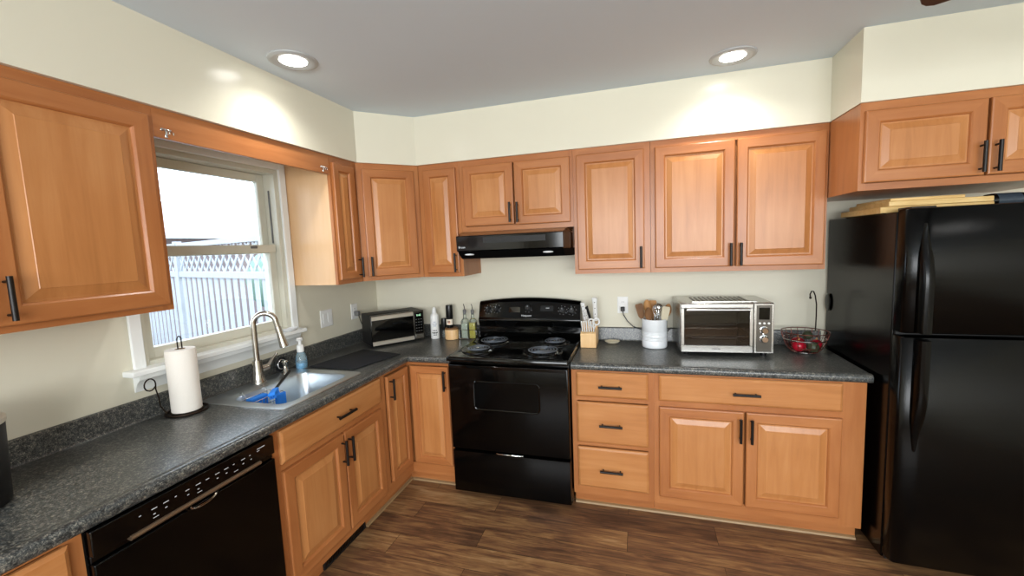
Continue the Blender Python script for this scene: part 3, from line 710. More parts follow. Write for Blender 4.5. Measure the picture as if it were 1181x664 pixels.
for i in range(13):
    u = -2.17+i*.034; 
    b.fbox(FW, u, u+rr.choice((.006, .012, .016)), .812, .8145, .0262, .0266, 'mark_white')
    if i % 3: b.fbox(FW, u+.004, u+.010, .795, .798, .0262, .0266, 'mark_white')
    if i % 4 == 1: b.fbox(FW, u+.002, u+.018, .784, .786, .0262, .0266, 'mark_white')
b.fbox(FW, -1.76, -1.725, .820, .823, .0262, .0266, 'mark_white'); b.build('printed_lettering', cp, smooth=False)

# ------------------------------------------------------------------ range
X0, X1 = .9145, 1.6735
XC = (X0+X1)/2
t = thing('electric_range', 'black freestanding electric range with four coil burners', 'stove', (XC, -.33, 0))
b = MB(); b.box(X0+.004, X1-.004, -.618, WY-.03, .03, .885, 'black_door'); b.build('body', t, bevel=.003)
for x in (X0+.06, X1-.06):
    for y in (-.57, -.06): MB().lathe([(.018, 0), (.02, .02), (.012, .0295)], (x, y, .0004), 'black_plastic', 14).build('foot', t)
b = MB()
b.loops([rrect(X0, X1, -.672, -.055, .012, .8855), rrect(X0, X1, -.672, -.055, .012, .904), rrect(X0+.004, X1-.004, -.668, -.058, .012, .912), rrect(X0+.014, X1-.014, -.655, -.066, .012, .9135), rrect(X0+.022, X1-.022, -.645, -.072, .012, .910), rrect(X0+.06, X1-.06, -.60, -.1, .012, .909)], 'black_gloss')
b.build('cooktop', t, angle=50)
# backguard: lower riser and tilted control panel with arched top
b = MB(); N = 16; L = []
prof = lambda top: [(WY-.028, .913), (-.075, .913), (-.085, .93), (-.088, .955), (-.083, .985), (-.085, 1.0), (-.098, 1.028), (-.100, 1.046)]
for i in range(N+1):
    x = X0+.003 + (X1-X0-.006)*i/N; u = (i/N-.5)*2
    top = 1.172 + .026*(1-u*u)
    lo = [(y, z) for y, z in prof(0)]
    hi = [(-.100+.010, 1.060), (-.063, top-.028), (-.050, top-.006), (-.038, top), (WY-.03, top-.004)]
    L.append([(x, y, z) for y, z in lo+hi])
b.loops(L, 'black_gloss'); bgd = b.build('backguard', t, angle=50)
pa = Vector((XC, -.090, 1.060)); pn = Vector((0, -(1.158-1.060), -.027)).normalized(); pn = Vector((0, -.964, .266)); pu = Vector((0, .266, .964))
FP = lambda u, v, w: tuple(Vector((u, -.090, 1.060)) + pu*v + pn*(w+.0008))
for kx_, kv in ((.990, .055), (1.056, .060), (1.296, .068), (1.545, .052), (1.612, .050)):
    b = MB(); a0 = FP(kx_, kv, 0); 
    b.tube([FP(kx_, kv, 0), FP(kx_, kv, .004), FP(kx_, kv, .006), FP(kx_, kv, .020), FP(kx_, kv, .022)], .02, 'black_plastic', 24, radii=[.025, .025, .0205, .0185, .016]); 
    b.fbox(FP, kx_-.004, kx_+.004, kv-.017, kv+.017, .021, .031, 'black_plastic')
    kb = b.build('knob', t, bevel=.001)
    b = MB()
    for a in range(8):
        ang = a*PI/4+.2; b.fbox(FP, kx_+.031*math.cos(ang)-.002, kx_+.031*math.cos(ang)+.002, kv+.031*math.sin(ang)-.001, kv+.031*math.sin(ang)+.001, .0004, .0008, 'mark_white')
    b.fbox(FP, kx_-.001, kx_+.001, kv+.004, kv+.016, .0312, .0316, 'mark_white')
    b.build('knob_marks', kb, smooth=False)
for a_, c_, d_, e_ in ((1.385, 1.48, .045, .085), (1.15, 1.235, .035, .075)):
    b = MB(); b.fbox(FP, a_, c_, d_, e_, .0002, .0012, 'oven_glass'); b.build('indicator_window', t, bevel=.0005)
b = MB(); b.fbox(FP, 1.165, 1.22, .082, .086, .0004, .0008, 'mark_white'); b.fbox(FP, 1.27, 1.325, .105, .108, .0004, .0008, 'mark_white'); b.fbox(FP, 1.425, 1.45, .066, .069, .0014, .0018, 'mark_white'); b.build('printed_lettering', t, smooth=False)
text('Hotpoint', .020, 'mark_white', facing(FP, 1.283, .012, .0004), t)
# burners
for bx, by, r in ((1.078, -.232, .102), (1.055, -.478, .080), (1.508, -.215, .080), (1.480, -.470, .100)):
    bz = .9105
    b = MB(); b.lathe([(r*.5, .0005), (r*.85, -.0005), (r+.012, .004), (r+.02, .006), (r+.026, .003), (r+.027, -.0005)], (bx, by, bz), 'drip_pan', 36); dp = b.build('burner', t)
    b = MB(); P = []; turns = 4.2 if r > .09 else 3.4; n = int(turns*26)
    for i in range(n+1):
        a = 2*PI*turns*i/n; rr_ = .018+(r-.018-.004)*i/n; P.append((bx+rr_*math.cos(a), by+rr_*math.sin(a), bz+.015))
    P.append((P[-1][0]+.014, P[-1][1]+.012, bz+.008))
    b.tube(P, .0046, 'coil_metal', 8, flat=(.75, 1.0)); b.build('coil', dp)
    b = MB(); b.lathe([(.012, .010), (.013, .016), (.009, .018)], (bx, by, bz), 'chrome', 16)
    for k in range(3):
        a = k*2*PI/3+.5; b.rod((bx+.012*math.cos(a), by+.012*math.sin(a), bz+.0085), (bx+r*math.cos(a), by+r*math.sin(a), bz+.0085), .0022, 'chrome', 6)
    b.build('spider', dp)
FR_ = lambda u, v, w: (u, -.618-w, v)
b = MB(); b.loops([ring(FR_, X0+.006, X1-.006, .322, .862, i, w) for i, w in ((0, .0006), (0, .034), (.003, .038), (.008, .040))], 'black_door')
b.fbox(FR_, X0+.02, X1-.02, .842, .8625, .036, .052, 'black_gloss')
od = b.build('oven_door', t, bevel=.002, angle=50)
b = MB(); P0 = rrect(1.086, 1.495, .588, .760, .022, 0, 6)
b.loops([[FR_(x, y, .0404) for x, y, _ in rrect(1.080-i, 1.501+i, .582-i, .766+i, .026, 0, 6)] for i in (0,)] + [[FR_(x, y, .0435) for x, y, _ in rrect(1.084, 1.497, .586, .762, .024, 0, 6)], [FR_(x, y, .0415) for x, y, _ in rrect(1.088, 1.493, .590, .758, .022, 0, 6)]], ['black_gloss', 'black_gloss', 'black_door']); b.build('door_window', od, angle=20)
b = MB(); b.loops([ring(FR_, X0+.006, X1-.006, .036, .306, i, w) for i, w in ((0, .0006), (0, .030), (.003, .036), (.01, .039))], 'black_door'); dr = b.build('storage_drawer', t, angle=40)
b = MB(); b.tube([FR_(1.21, .3085, .030), FR_(1.23, .310, .040), FR_(1.29, .311, .042), FR_(1.36, .310, .040), FR_(1.38, .3085, .030)], .0035, 'chrome', 8); b.build('pull', dr)

# ------------------------------------------------------------------ range hood
t = thing('range_hood', 'black under-cabinet range hood above the stove', 'range hood', (XC, WY, 1.50))
hz0, hz1 = 1.503, 1.6803
def hoodsec(x, front):     # outline of the upper shell at one end
    return [(x, WY-.001, 1.550), (x, WY-.001, hz1), (x, -.33, hz1-.001), (x, -front, 1.650), (x, -front-.004, 1.645), (x, -front, 1.558), (x, -front+.012, 1.550)]
b = MB(); b.loops([hoodsec(X0+.001, .352), hoodsec(X0+.034, .494), hoodsec(X1-.040, .494), hoodsec(X1-.001, .352)], 'black_gloss'); b.build('canopy', t, angle=25)
def lipsec(x, front): return [(x, WY-.001, hz0), (x, WY-.001, 1.5497), (x, -front+.014, 1.5497), (x, -front+.020, 1.540), (x, -front+.075 if front > .4 else -.345, hz0)]
b = MB(); b.loops([lipsec(X0+.003, .352), lipsec(X0+.036, .494), lipsec(X1-.042, .494), lipsec(X1-.003, .352)], 'hood_under'); b.build('lower_lip', t, angle=25)
b = MB(); b.box(1.13, 1.53, -.4995, -.4985, 1.6, 1.636, 'black_matte'); cpn = b.build('control_strip', t, bevel=.0003)
b = MB()
for x in (1.22, 1.33, 1.40): b.box(x, x+.026, -.5018, -.4996, 1.612, 1.622, 'black_plastic')
b.build('buttons', cpn, bevel=.0008)
text('Broan', .019, 'mark_white', facing(lambda u, v, w: (u, -.4972-w, v), .985, 1.578, 0), t)
for x in (1.02, 1.535):
    b = MB(); b.ball((x, -.455, 1.532), .035, 'white_ceramic', 1, .55, .22, 24); b.build('lamp_lens', t)

# ------------------------------------------------------------------ refrigerator
RX0, RX1 = 3.151, 3.912
t = thing('refrigerator', 'tall black top-freezer refrigerator at the right of the counter', 'refrigerator', (3.53, -.37, 0))
MB().box(RX0, RX1, -.70, WY-.03, .03, 1.655, 'black_fridge').build('body', t, bevel=.006, seg=3)
MB().box(RX0+.01, RX1-.01, -.712, -.7005, .03, 1.65, 'black_matte').build('gasket', t)
for x in (RX0+.05, RX1-.05):
    for y in (-.64, -.06): MB().lathe([(.02, 0), (.02, .02), (.012, .0295)], (x, y, .0004), 'black_plastic', 12).build('foot', t)
def fdoor(name, z0, z1):
    b = MB(); L = []
    for z, i in ((z0, .006), (z0+.006, 0), (z1-.006, 0), (z1, .006)):
        ring_ = [(RX0+i, -.7125, z), (RX0+i, -.755, z), (RX0+i+.012, -.775+i, z)]
        for k in range(1, 10): 
            u = k/10; ring_.append((RX0+.012+i+(RX1-RX0-.024-2*i)*u, -.776+i-.010*math.sin(PI*u), z))
        ring_ += [(RX1-i-.012, -.775+i, z), (RX1-i, -.755, z), (RX1-i, -.7125, z)]
        L.append(ring_)
    b.loops(L, 'black_fridge'); return b.build(name, t, angle=50)
fd = fdoor('freezer_door', 1.128, 1.665); rd = fdoor('fridge_door', .055, 1.112)
def fhandle(par, za, zb, up):
    b = MB(); L = []; n = 18
    for i in range(n+1):
        z = za+(zb-za)*i/n; k = i/n if up else 1-i/n          # k: 0 at the door split, 1 at the far tip
        q = min(1, (1-k)/.55); out = .004+.042*q*q*(3-2*q); wd = .006+.014*min(1, (1-k)/.3)
        xc = RX0+.062
        L.append([(xc-wd, -.772, z), (xc-wd+.003, -.776-out, z), (xc-wd+.009, -.780-out, z), (xc+wd-.004, -.781-out, z), (xc+wd, -.776-out, z), (xc+wd+.006, -.776, z)])
    b.loops(L, 'black_fridge'); b.build('handle', par, angle=60)
fhandle(fd, 1.135, 1.60, True); fhandle(rd, .60, 1.105, False)
b = MB(); b.box(RX0+.02, RX0+.11, -.755, -.66, 1.6555, 1.672, 'black_plastic'); b.build('hinge_cap', t, bevel=.004)
# things on top of it
BG = 'bamboo boards on the refrigerator'
def board(z0, z1, x0, x1, y0, y1, label):
    t = thing('cutting_board', label, 'cutting board', ((x0+x1)/2, (y0+y1)/2, z0), group=BG)
    b = MB(); b.box(x0, x1, y0, y1, z0+.0003, z1-.0003, 'bamboo'); b.build('board', t, bevel=.003)
    return t
tb = board(1.6555, 1.684, 3.135, 3.545, -.60, -.2, 'thick bamboo cutting board lying lowest on the refrigerator')
tb = board(1.684, 1.708, 3.165, 3.54, -.605, -.22, 'middle bamboo cutting board sandwiched in stack on refrigerator')
tb = board(1.708, 1.7225, 3.18, 3.455, -.58, -.26, 'thin bamboo cutting board topmost on the refrigerator stack')
bz = 1.6555+.033
t = thing('wine_bottle', 'dark bottle lying on its side beside the bamboo boards', 'bottle', (3.64, -.52, 1.6555))
b = MB(); b.tube([(3.554, -.52, bz), (3.560, -.52, bz), (3.582, -.52, bz), (3.682, -.52, bz), (3.702, -.52, bz), (3.732, -.52, bz), (3.802, -.52, bz), (3.804, -.52, bz)], .032, 'bottle_dark', 24, radii=[.02, .029, .0325, .0325, .028, .014, .013, .0145]); b.build('bottle', t)
b = MB(); b.tube([(3.590, -.52, bz), (3.674, -.52, bz)], .0329, 'bottle_label', 28); b.build('label', t)
dk = MB(); dk.ball((RX0-.0073, -.05, 1.165), .046, 'black_plastic', .14, .75, 1.15, 24)
tag(dk.build('fridge_magnet'), 'black oval magnet on the refrigerator side near the wall', 'magnet')

# ------------------------------------------------------------------ microwave
mw = thing('microwave_oven', 'compact black and stainless microwave set diagonally in the counter corner', 'microwave', (.236, -.452, CT), math.radians(53), room=False)
W, D, H_ = .402, .214, .232
b = MB(); b.box(0, W, .014, D, .012, H_, 'black_matte'); b.build('housing', mw, bevel=.004)
b = MB(); b.box(.01, W*.80, .06, D-.03, H_, H_+.0035, 'black_matte'); b.build('top_plate', mw, bevel=.002)
for x in (.03, W-.03):
    for y in (.04, D-.03): MB().lathe([(.011, 0), (.012, .0118)], (x, y, .0003), 'black_plastic', 12).build('foot', mw)
b = MB(); b.box(0, W-.083, -.006, .0138, .012, H_, 'oven_glass'); md = b.build('door', mw, bevel=.003)
b = MB(); b.sweep_profile([(-.0065, H_-.035), (-.013, H_-.032), (-.014, H_-.010), (-.0065, H_-.004)], .003, W-.086, 'bright_band', 'x'); b.build('top_band', md)
b = MB(); b.sweep_profile([(-.0065, .015), (-.013, .018), (-.016, .040), (-.0065, .045)], .003, W-.086, 'bright_band', 'x'); b.build('bottom_handle', md)
b = MB(); b.box(W-.082, W, -.006, .0138, .012, H_, 'stainless_dark'); cpm = b.build('control_panel', mw, bevel=.002)
FM = lambda u, v, w: (u, -.006-w, v)
b = MB(); b.fbox(FM, W-.074, W-.008, .058, H_-.014, .0002, .002, 'oven_glass'); b.build('keypad', cpm, bevel=.0005)
text('0:45', .021, 'green_digits', facing(FM, W-.041, H_-.036, .0022), cpm, name='clock_digits')
b = MB()
for i in range(3):
    for j in range(5): b.fbox(FM, W-.068+i*.02, W-.058+i*.02, .075+j*.022, .079+j*.022, .0022, .0025, 'grey_plastic')
b.build('key_marks', cpm, smooth=False)
b = MB(); b.fbox(FM, W-.074, W-.008, .020, .052, .0002, .003, 'stainless'); b.build('door_button', cpm, bevel=.001)

# ------------------------------------------------------------------ bottles and jars left of the range
t = thing('spray_bottle', 'slim white spray bottle with grey label beside the microwave', 'bottle', (.548, -.075, CT))
c0 = (.545, -.08, CT+.0005)
b = MB(); b.lathe([(.031, 0), (.0335, .004), (.033, .170), (.030, .184), (.020, .195)], c0, 'white_plastic', 28); b.build('body', t)
b = MB(); b.lathe([(.0195, .1953), (.018, .197), (.0165, .215), (.014, .23), (.008, .243)], c0, 'white_plastic', 24); b.build('cap', t)
def ringlabel(b, c, r, a0, a1, z0, z1, m, n=6):
    b.loops([[(c[0]+r*math.cos(a0+(a1-a0)*i/n), c[1]+r*math.sin(a0+(a1-a0)*i/n), c[2]+z) for i in range(n+1)] for z in (z0, z1)], m, False, False, closed=False)
b = MB(); A = -1.1
for z, w_, m_ in ((.128, .30, 'label_grey'), (.112, .5, 'label_grey'), (.098, .35, 'label_grey'), (.062, .5, 'label_ink'), (.046, .72, 'label_ink'), (.042, .5, 'label_ink'), (.028, .42, 'label_ink')):
    k = 0
    for q in range(3):
        a = A-w_+q*(2*w_/3); ringlabel(b, c0, .0341, a, a+2*w_/3*.72, z, z+.0075, m_)
b.build('label_print', t)
t = thing('pepper_mill', 'short dark grinder standing behind the wooden jar', 'grinder', (.610, -.045, CT))
c0 = (.608, -.045, CT+.0005)
b = MB(); b.lathe([(.022, 0), (.023, .004), (.021, .06)], c0, 'clear_glass', 24); b.build('glass_jar', t)
b = MB(); b.lathe([(.0225, .0605), (.0245, .064), (.0245, .135), (.022, .15), (.018, .152)], c0, 'black_plastic', 24); b.build('grinder_cap', t)
jx, jy = .688, -.085
t = thing('wooden_jar', 'round light wooden jar supporting the tall black grinder', 'jar', (jx, jy, CT))
b = MB(); b.lathe([(.047, 0), (.052, .004), (.0525, .07), (.05, .076)], (jx, jy, CT+.0005), 'block_wood', 36); b.build('body', t)
b = MB(); b.lathe([(.049, .0763), (.051, .078), (.050, .086), (.047, .0875)], (jx, jy, CT+.0005), 'dark_spoon_wood', 36); b.build('lid', t)
t = thing('tall_grinder', 'tall black-capped grinder with cream label standing on the wooden jar', 'grinder', (jx-.012, jy, CT+.0885))
c0 = (jx-.012, jy, CT+.0885)
b = MB(); b.lathe([(.024, 0), (.0265, .003), (.0265, .075)], c0, 'bottle_dark', 28); b.build('jar', t)
b = MB(); ringlabel(b, c0, .0269, -2.9, -.2, .024, .066, 'label_cream', 16); ringlabel(b, c0, .0271, -1.7, -1.0, .030, .055, 'label_peach', 8); b.build('label', t)
b = MB()
for q in range(4): ringlabel(b, c0, .0274, -1.9+q*.22, -1.9+q*.22+.13, .042, .056, 'label_ink', 3)
b.build('label_print', t)
b = MB(); b.lathe([(.0265, .0753), (.0275, .078), (.0265, .165), (.025, .172), (.022, .174)], c0, 'black_plastic', 28); b.build('cap', t)
# oil bottles in a wire stand
t = thing('cruet_stand', 'small clear wire stand holding two oil bottles beside the range', 'rack', (.815, -.05, CT))
b = MB(); x0, x1, y0, y1 = .757, .893, -.10, -.026
for z in (CT+.004, CT+.075): b.tube([(x0, y0, z), (x1, y0, z), (x1, y1, z), (x0, y1, z)], .0022, 'chrome', 8, closed=True)
for x in (x0, (x0+x1)/2, x1):
    for y in (y0, y1): b.rod((x, y, CT+.004), (x, y, CT+.075), .0018, 'chrome', 8)
b.build('wire_frame', t)
b = MB(); b.box(x0, x1, y0, y1, CT+.0025, CT+.0055, 'clear_glass'); b.build('tray', t)
def cruet(cx_, m_, lev, label):
    t = thing('oil_bottle', label, 'bottle', (cx_, -.063, CT+.006), group='oil bottles in the cruet stand')
    b = MB(); c0 = (cx_, -.063, CT+.0062)
    L = [rrect(cx_-.026+i, cx_+.026-i, -.089+i, -.037-i, .008, c0[2]+z) for i, z in ((.002, 0), (0, .003), (0, .128), (.006, .142), (.0145, .152), (.0155, .19))]
    b.loops(L, 'clear_glass', cap1=False); b.build('glass', t)
    b = MB(); b.loops([rrect(cx_-.0245, cx_+.0245, -.0875, -.0385, .007, c0[2]+z) for z in (.003, lev)], m_); b.build('oil', t)
    b = MB(); b.lathe([(.0095, .18), (.011, .191), (.013, .193), (.013, .215), (.006, .219), (.004, .222)], c0, 'grey_plastic', 16); b.tube([(cx_, -.063, c0[2]+.22), (cx_, -.066, c0[2]+.242), (cx_-.002, -.074, c0[2]+.262)], .003, 'chrome', 8); b.build('pourer', t)
cruet(.792, 'pale_oil', .115, 'left square glass bottle with pale vinegar in the wire stand')
cruet(.856, 'olive_oil', .118, 'right square glass bottle with green olive oil in the wire stand')

# ------------------------------------------------------------------ knife block
kx0, kx1 = 1.688, 1.790
t = thing('knife_block', 'light wooden knife block right of the range', 'knife block', (1.739, -.16, CT))
b = MB(); b.sweep_profile([(-.243, CT+.0005), (-.243, CT+.094), (-.205, CT+.110), (-.150, CT+.112), (-.135, CT+.150), (-.07, CT+.158), (-.07, CT+.0005)], kx0, kx1, 'block_wood', 'x'); b.build('block', t, bevel=.003)
b = MB(); b.lathe([(.023, 0), (.024, .001), (.02, .0016)], (0, 0, 0), 'mark_white', 24, sy=.35); o = b.build('badge', t); o.matrix_local = Matrix.Translation((kx0+.048-1.739, -.2435+.16, .042)) @ Matrix.Rotation(PI/2, 4, 'X')
KG = 'steak knives in the front row of the knife block'
wh = ('leftmost', 'second from the left', 'third from the left', 'third from the right', 'second from the right', 'rightmost')
for i in range(6):
    x = kx0+.012+i*.0148
    t = thing('steak_knife', 'white-handled steak knife, %s in the front row of the block' % wh[i], 'knife', (x, -.225, CT+.105), group=KG)
    lean = .035
    b = MB(); z0 = CT+.112; b.tube([(x, -.222, z0-.004), (x, -.222-lean*.3, z0+.02), (x, -.222-lean*.75, z0+.05), (x, -.222-lean, z0+.066), (x, -.222-lean*1.02, z0+.071)], .005, 'white_plastic', 10, radii=[.0042, .0047, .005, .0056, .003], flat=(.95, .95)); b.build('handle', t)
    b = MB(); b.tube([(x, -.2225, z0-.007), (x, -.222, z0-.001)], .0058, 'stainless', 10); b.build('bolster', t)
def big_knife(x, y, dx, dy, L, m_, label, r=.0085):
    t = thing('kitchen_knife', label, 'knife', (x, y, CT+.15), group='large knives at the back of the knife block')
    zb = CT+.156 if y > -.135 else CT+.115
    P = [(x, y, zb), (x+dx*.25, y+dy*.25, zb+L*.25), (x+dx*.7, y+dy*.7, zb+L*.7), (x+dx, y+dy, zb+L*.97), (x+dx*1.02, y+dy*1.02, zb+L)]
    b = MB(); b.tube(P, r, m_, 12, radii=[r*.8, r, r*.92, r*1.2, r*.6], flat=(1.5, .9)); b.build('handle', t)
    b = MB()
    for q in (.3, .55, .8): b.ball((x+dx*q, y+dy*q-r*1.25, zb+L*q), .0032, 'black_plastic', n=10)
    b.build('rivets', t)
big_knife(kx0+.020, -.115, -.010, -.055, .135, 'white_plastic', 'tall white-handled knife at the back left of the block')
big_knife(kx0+.042, -.120, -.016, -.055, .085, 'white_plastic', 'shorter white-handled knife beside the black one in the block')
big_knife(kx0+.056, -.10, -.022, -.05, .105, 'black_plastic', 'black-handled knife leaning left in the block')
big_knife(kx0+.088, -.10, -.002, -.03, .165, 'white_plastic', 'tallest white-handled tool with dark rivets standing at the block right', .0105)
t = thing('kitchen_scissors', 'white-handled kitchen scissors stuck in the knife block', 'scissors', (kx0+.08, -.178, CT+.115))
for k, (xx, zz_) in enumerate(((kx0+.068, CT+.163), (kx0+.103, CT+.168))):
    b = MB(); b.tube([(xx+.018*math.cos(2*PI*i/20), -.196+.003*k, zz_+.022*math.sin(2*PI*i/20)) for i in range(20)], .0055, 'white_plastic', 8, closed=True)
    b.rod((xx+(.006 if k == 0 else -.006), -.196+.003*k, zz_-.02), (kx0+.085, -.188, CT+.118), .005, 'white_plastic', 8); b.build('finger_loop', t)
b = MB(); b.box(kx0+.081, kx0+.089, -.19, -.186, CT+.1122, CT+.13, 'stainless'); b.build('blades', t)
# small dish
t = thing('spoon_rest', 'small cream oval dish on the counter beside the knife block', 'dish', (1.885, -.1, CT))
b = MB(); b.lathe([(.02, 0), (.03, .002), (.045, .012), (.052, .019), (.0505, .0205), (.043, .014), (.028, .005), (.001, .004)], (1.885, -.10, CT+.0005), 'tan_ceramic', 32, sy=.6); b.build('bowl', t)

# ------------------------------------------------------------------ utensil crock
ux, uy = 2.155, -.155
t = thing('utensil_crock', 'ribbed white ceramic crock full of cooking utensils', 'crock', (ux, uy, CT))
b = MB(); R_ = .078
pr_ = [(.068, 0), (R_-.002, .004), (R_, .012)]
for z in (.05, .058, .066, .09, .098, .106): pr_ += [(R_, z-.003), (R_-.0022, z), (R_, z+.003)]
pr_ += [(R_, .178), (R_+.001, .184), (R_-.003, .187), (R_-.007, .184), (R_-.007, .012), (.001, .010)]
b.lathe(pr_, (ux, uy, CT+.0005), 'white_ceramic', 48); b.build('jar', t, angle=50)
UG = 'cooking utensils in the white crock'
def utensil(name, label, bx, by, tx, ty, tz, kind, m_):
    t = thing(name, label, 'utensil', (ux+bx, uy+by, CT+.02), group=UG)
    p = Vector((ux+bx, uy+by, CT+.022)); q = Vector((ux+tx, uy+ty, CT+tz)); d = (q-p).normalized()
    side = Vector((1, 0, 0)); side = (side-d*side.dot(d)).normalized(); nn = d.cross(side)
    hl = {'spoon': .085, 'spat': .10, 'whisk': .10, 'ladle': .075}[kind]
    r_ = q-d*hl
    b = MB(); b.tube([tuple(p), tuple(p+(r_-p)*.5), tuple(r_)], .006, m_ if kind != 'whisk' else 'stainless', 10, radii=[.006, .0055, .0065]); b.build('handle', t)
    b = MB()
    if kind == 'spoon':
        L = []
        for i in range(9):
            u = i/8; w_ = .025*math.sin(PI*(.10+.85*u))**.7; c = r_+d*(hl*u-.006); dep = .004+.006*math.sin(PI*u)
            L.append([tuple(c+side*(w_*math.cos(2*PI*k/14))+nn*(dep*math.sin(2*PI*k/14)+(.008*math.sin(PI*u)))) for k in range(14)])
        b.loops(L, m_)
    elif kind == 'spat':
        L = []
        for u, w_ in ((0, .007), (.15, .018), (.3, .021), (.9, .025), (1, .020)):
            c = r_+d*(hl*u-.006); L.append([tuple(c+side*(w_*sx_)+nn*(.0035*sy_)) for sx_, sy_ in ((-1, -1), (1, -1), (1, 1), (-1, 1))])
        b.loops(L, m_)
    elif kind == 'whisk':
        for k in range(6):
            a = PI*k/6; s2 = side*math.cos(a)+nn*math.sin(a)
            b.tube([tuple(r_+s2*(.024*math.sin(PI*i/12)*(1 if True else 0))*(1 if i <= 6 else 1)+d*(hl*math.sin(PI*i/24))) for i in range(13)], .0011, 'chrome', 6)
            b.tube([tuple(r_-s2*(.024*math.sin(PI*i/12))+d*(hl*math.sin(PI*i/24))) for i in range(13)], .0011, 'chrome', 6)
    else:
        b.ball(tuple(q-d*.03), .027, m_, 1, .6, 1, 18)
    b.build('head', t)
utensil('wooden_spoon', 'orange-brown wooden spoon at the upper left of the crock', -.022, .012, -.046, .030, .310, 'spoon', 'spoon_wood')
utensil('wooden_spatula', 'reddish wooden spatula leaning furthest left in the crock', -.040, .012, -.098, .012, .285, 'spat', 'dark_spoon_wood')
utensil('wooden_spoon', 'grey-brown wooden spoon leaning at front left of the crock', -.022, -.030, -.040, -.066, .272, 'spoon', 'dark_spoon_wood')
utensil('wooden_spatula', 'pale wooden spatula standing behind the spoons in the crock', -.006, .045, -.008, .075, .300, 'spat', 'spoon_wood')
utensil('wire_whisk', 'chrome wire whisk standing upright in the crock middle', .008, -.030, .014, -.058, .285, 'whisk', 'stainless')
utensil('steel_ladle', 'steel ladle with round bowl behind the whisk', .014, .012, .026, .014, .285, 'ladle', 'stainless')
utensil('silicone_spatula', 'pale grey-white spatula leaning right in the crock', .032, -.020, .072, -.036, .275, 'spat', 'tan_ceramic')
utensil('wooden_spoon', 'tan wooden spoon leaning furthest right in the crock', .040, .022, .092, .036, .282, 'spoon', 'spoon_wood')

# ------------------------------------------------------------------ toaster oven
tv = thing('toaster_oven', 'stainless steel countertop toaster oven with glass door', 'toaster oven', (2.292, -.345, CT), math.radians(3.0), room=False)
W, D, z0, z1 = .498, .325, .020, .312
b = MB()   # shell open at the front left (cavity)
cx1 = W-.108
b.box(0, .012, 0, D, z0, z1, 'stainless'); b.box(cx1, W, .004, D, z0, z1, 'stainless'); b.box(.012, cx1, 0, D, z0, z0+.014, 'stainless'); b.box(.012, cx1, 0, D, z1-.014, z1, 'stainless'); b.box(.012, cx1, D-.012, D, z0+.014, z1-.014, 'stainless_dark')
b.build('housing', tv, bevel=.006, seg=3)
b = MB()
for i in range(12): b.box(.09+i*.026, .102+i*.026, .05, D-.06, z1-.0005, z1+.004, 'stainless_dark')
b.box(.07, .42, .035, .045, z1-.0005, z1+.006, 'stainless'); b.build('warming_rack', tv, bevel=.0015)
for x in (.04, W-.04):
    for y in (.04, D-.04): MB().lathe([(.016, 0), (.017, .0195)], (x, y, .0004), 'black_plastic', 14).build('foot', tv)
FT_ = lambda u, v, w: (u, -w, v)
b = MB(); fr_ = .02
b.fbox(FT_, .004, cx1-.002, z0+.004, z0+.044, .0005, .016, 'stainless'); b.fbox(FT_, .004, cx1-.002, z1-.028, z1-.004, .0005, .016, 'stainless'); b.fbox(FT_, .004, .022, z0+.044, z1-.028, .0005, .016, 'stainless'); b.fbox(FT_, cx1-.020, cx1-.002, z0+.044, z1-.028, .0005, .016, 'stainless')
td = b.build('door', tv, bevel=.002)
b = MB(); b.fbox(FT_, .0222, cx1-.0202, z0+.0442, z1-.0282, .006, .010, 'toaster_glass'); b.build('door_glass', td)
b = MB(); b.rod(FT_(.03, z1-.034, .042), FT_(cx1-.026, z1-.034, .042), .009, 'stainless', 16)
for x in (.05, cx1-.046): b.rod(FT_(x, z1-.030, .0162), FT_(x, z1-.034, .04), .006, 'stainless', 10)
b.build('handle', td)
text('COSORI', .0125, 'label_ink', facing(FT_, cx1/2, z0+.024, .0163), td)
b = MB()
for z in (.115, .195):
    for k in range(9): b.rod((.02, .03+k*.03, z), (cx1-.008, .03+k*.03, z), .0016, 'chrome', 6)
    b.tube([(.03, .022, z), (.06, .018, z), (.075, .018, z-.014), (cx1-.085, .018, z-.014), (cx1-.07, .018, z), (cx1-.03, .022, z)], .0026, 'chrome', 8)
b.build('racks', tv)
b = MB(); b.fbox(FT_, cx1+.002, W-.004, z0+.004, z1-.004, -.0035, .014, 'stainless'); tp = b.build('control_panel', tv, bevel=.002)
b = MB(); b.fbox(FT_, cx1+.014, W-.016, z0+.012, z1-.012, .0142, .016, 'stainless_dark'); b.build('panel_inset', tp, bevel=.001)
b = MB(); b.fbox(FT_, cx1+.026, W-.028, z1-.094, z1-.026, .0162, .0185, 'oven_glass'); b.build('screen', tp, bevel=.001)
b = MB()
uc = (cx1+W)/2-.001
for k in (-1, 0, 1): b.tube([FT_(uc+k*.023, z1-.115, .0162), FT_(uc+k*.023, z1-.115, .021), FT_(uc+k*.023, z1-.115, .022)], .006, 'white_plastic', 12, radii=[.0062, .0062, .004])
b.build('buttons', tp)
for v_ in (z1-.155, z1-.205):
    b = MB(); b.tube([FT_(uc, v_, .0162), FT_(uc, v_, .020), FT_(uc, v_, .021), FT_(uc, v_, .038), FT_(uc, v_, .041)], .02, 'chrome', 24, radii=[.0225, .0225, .019, .0175, .015]); b.build('knob', tp)

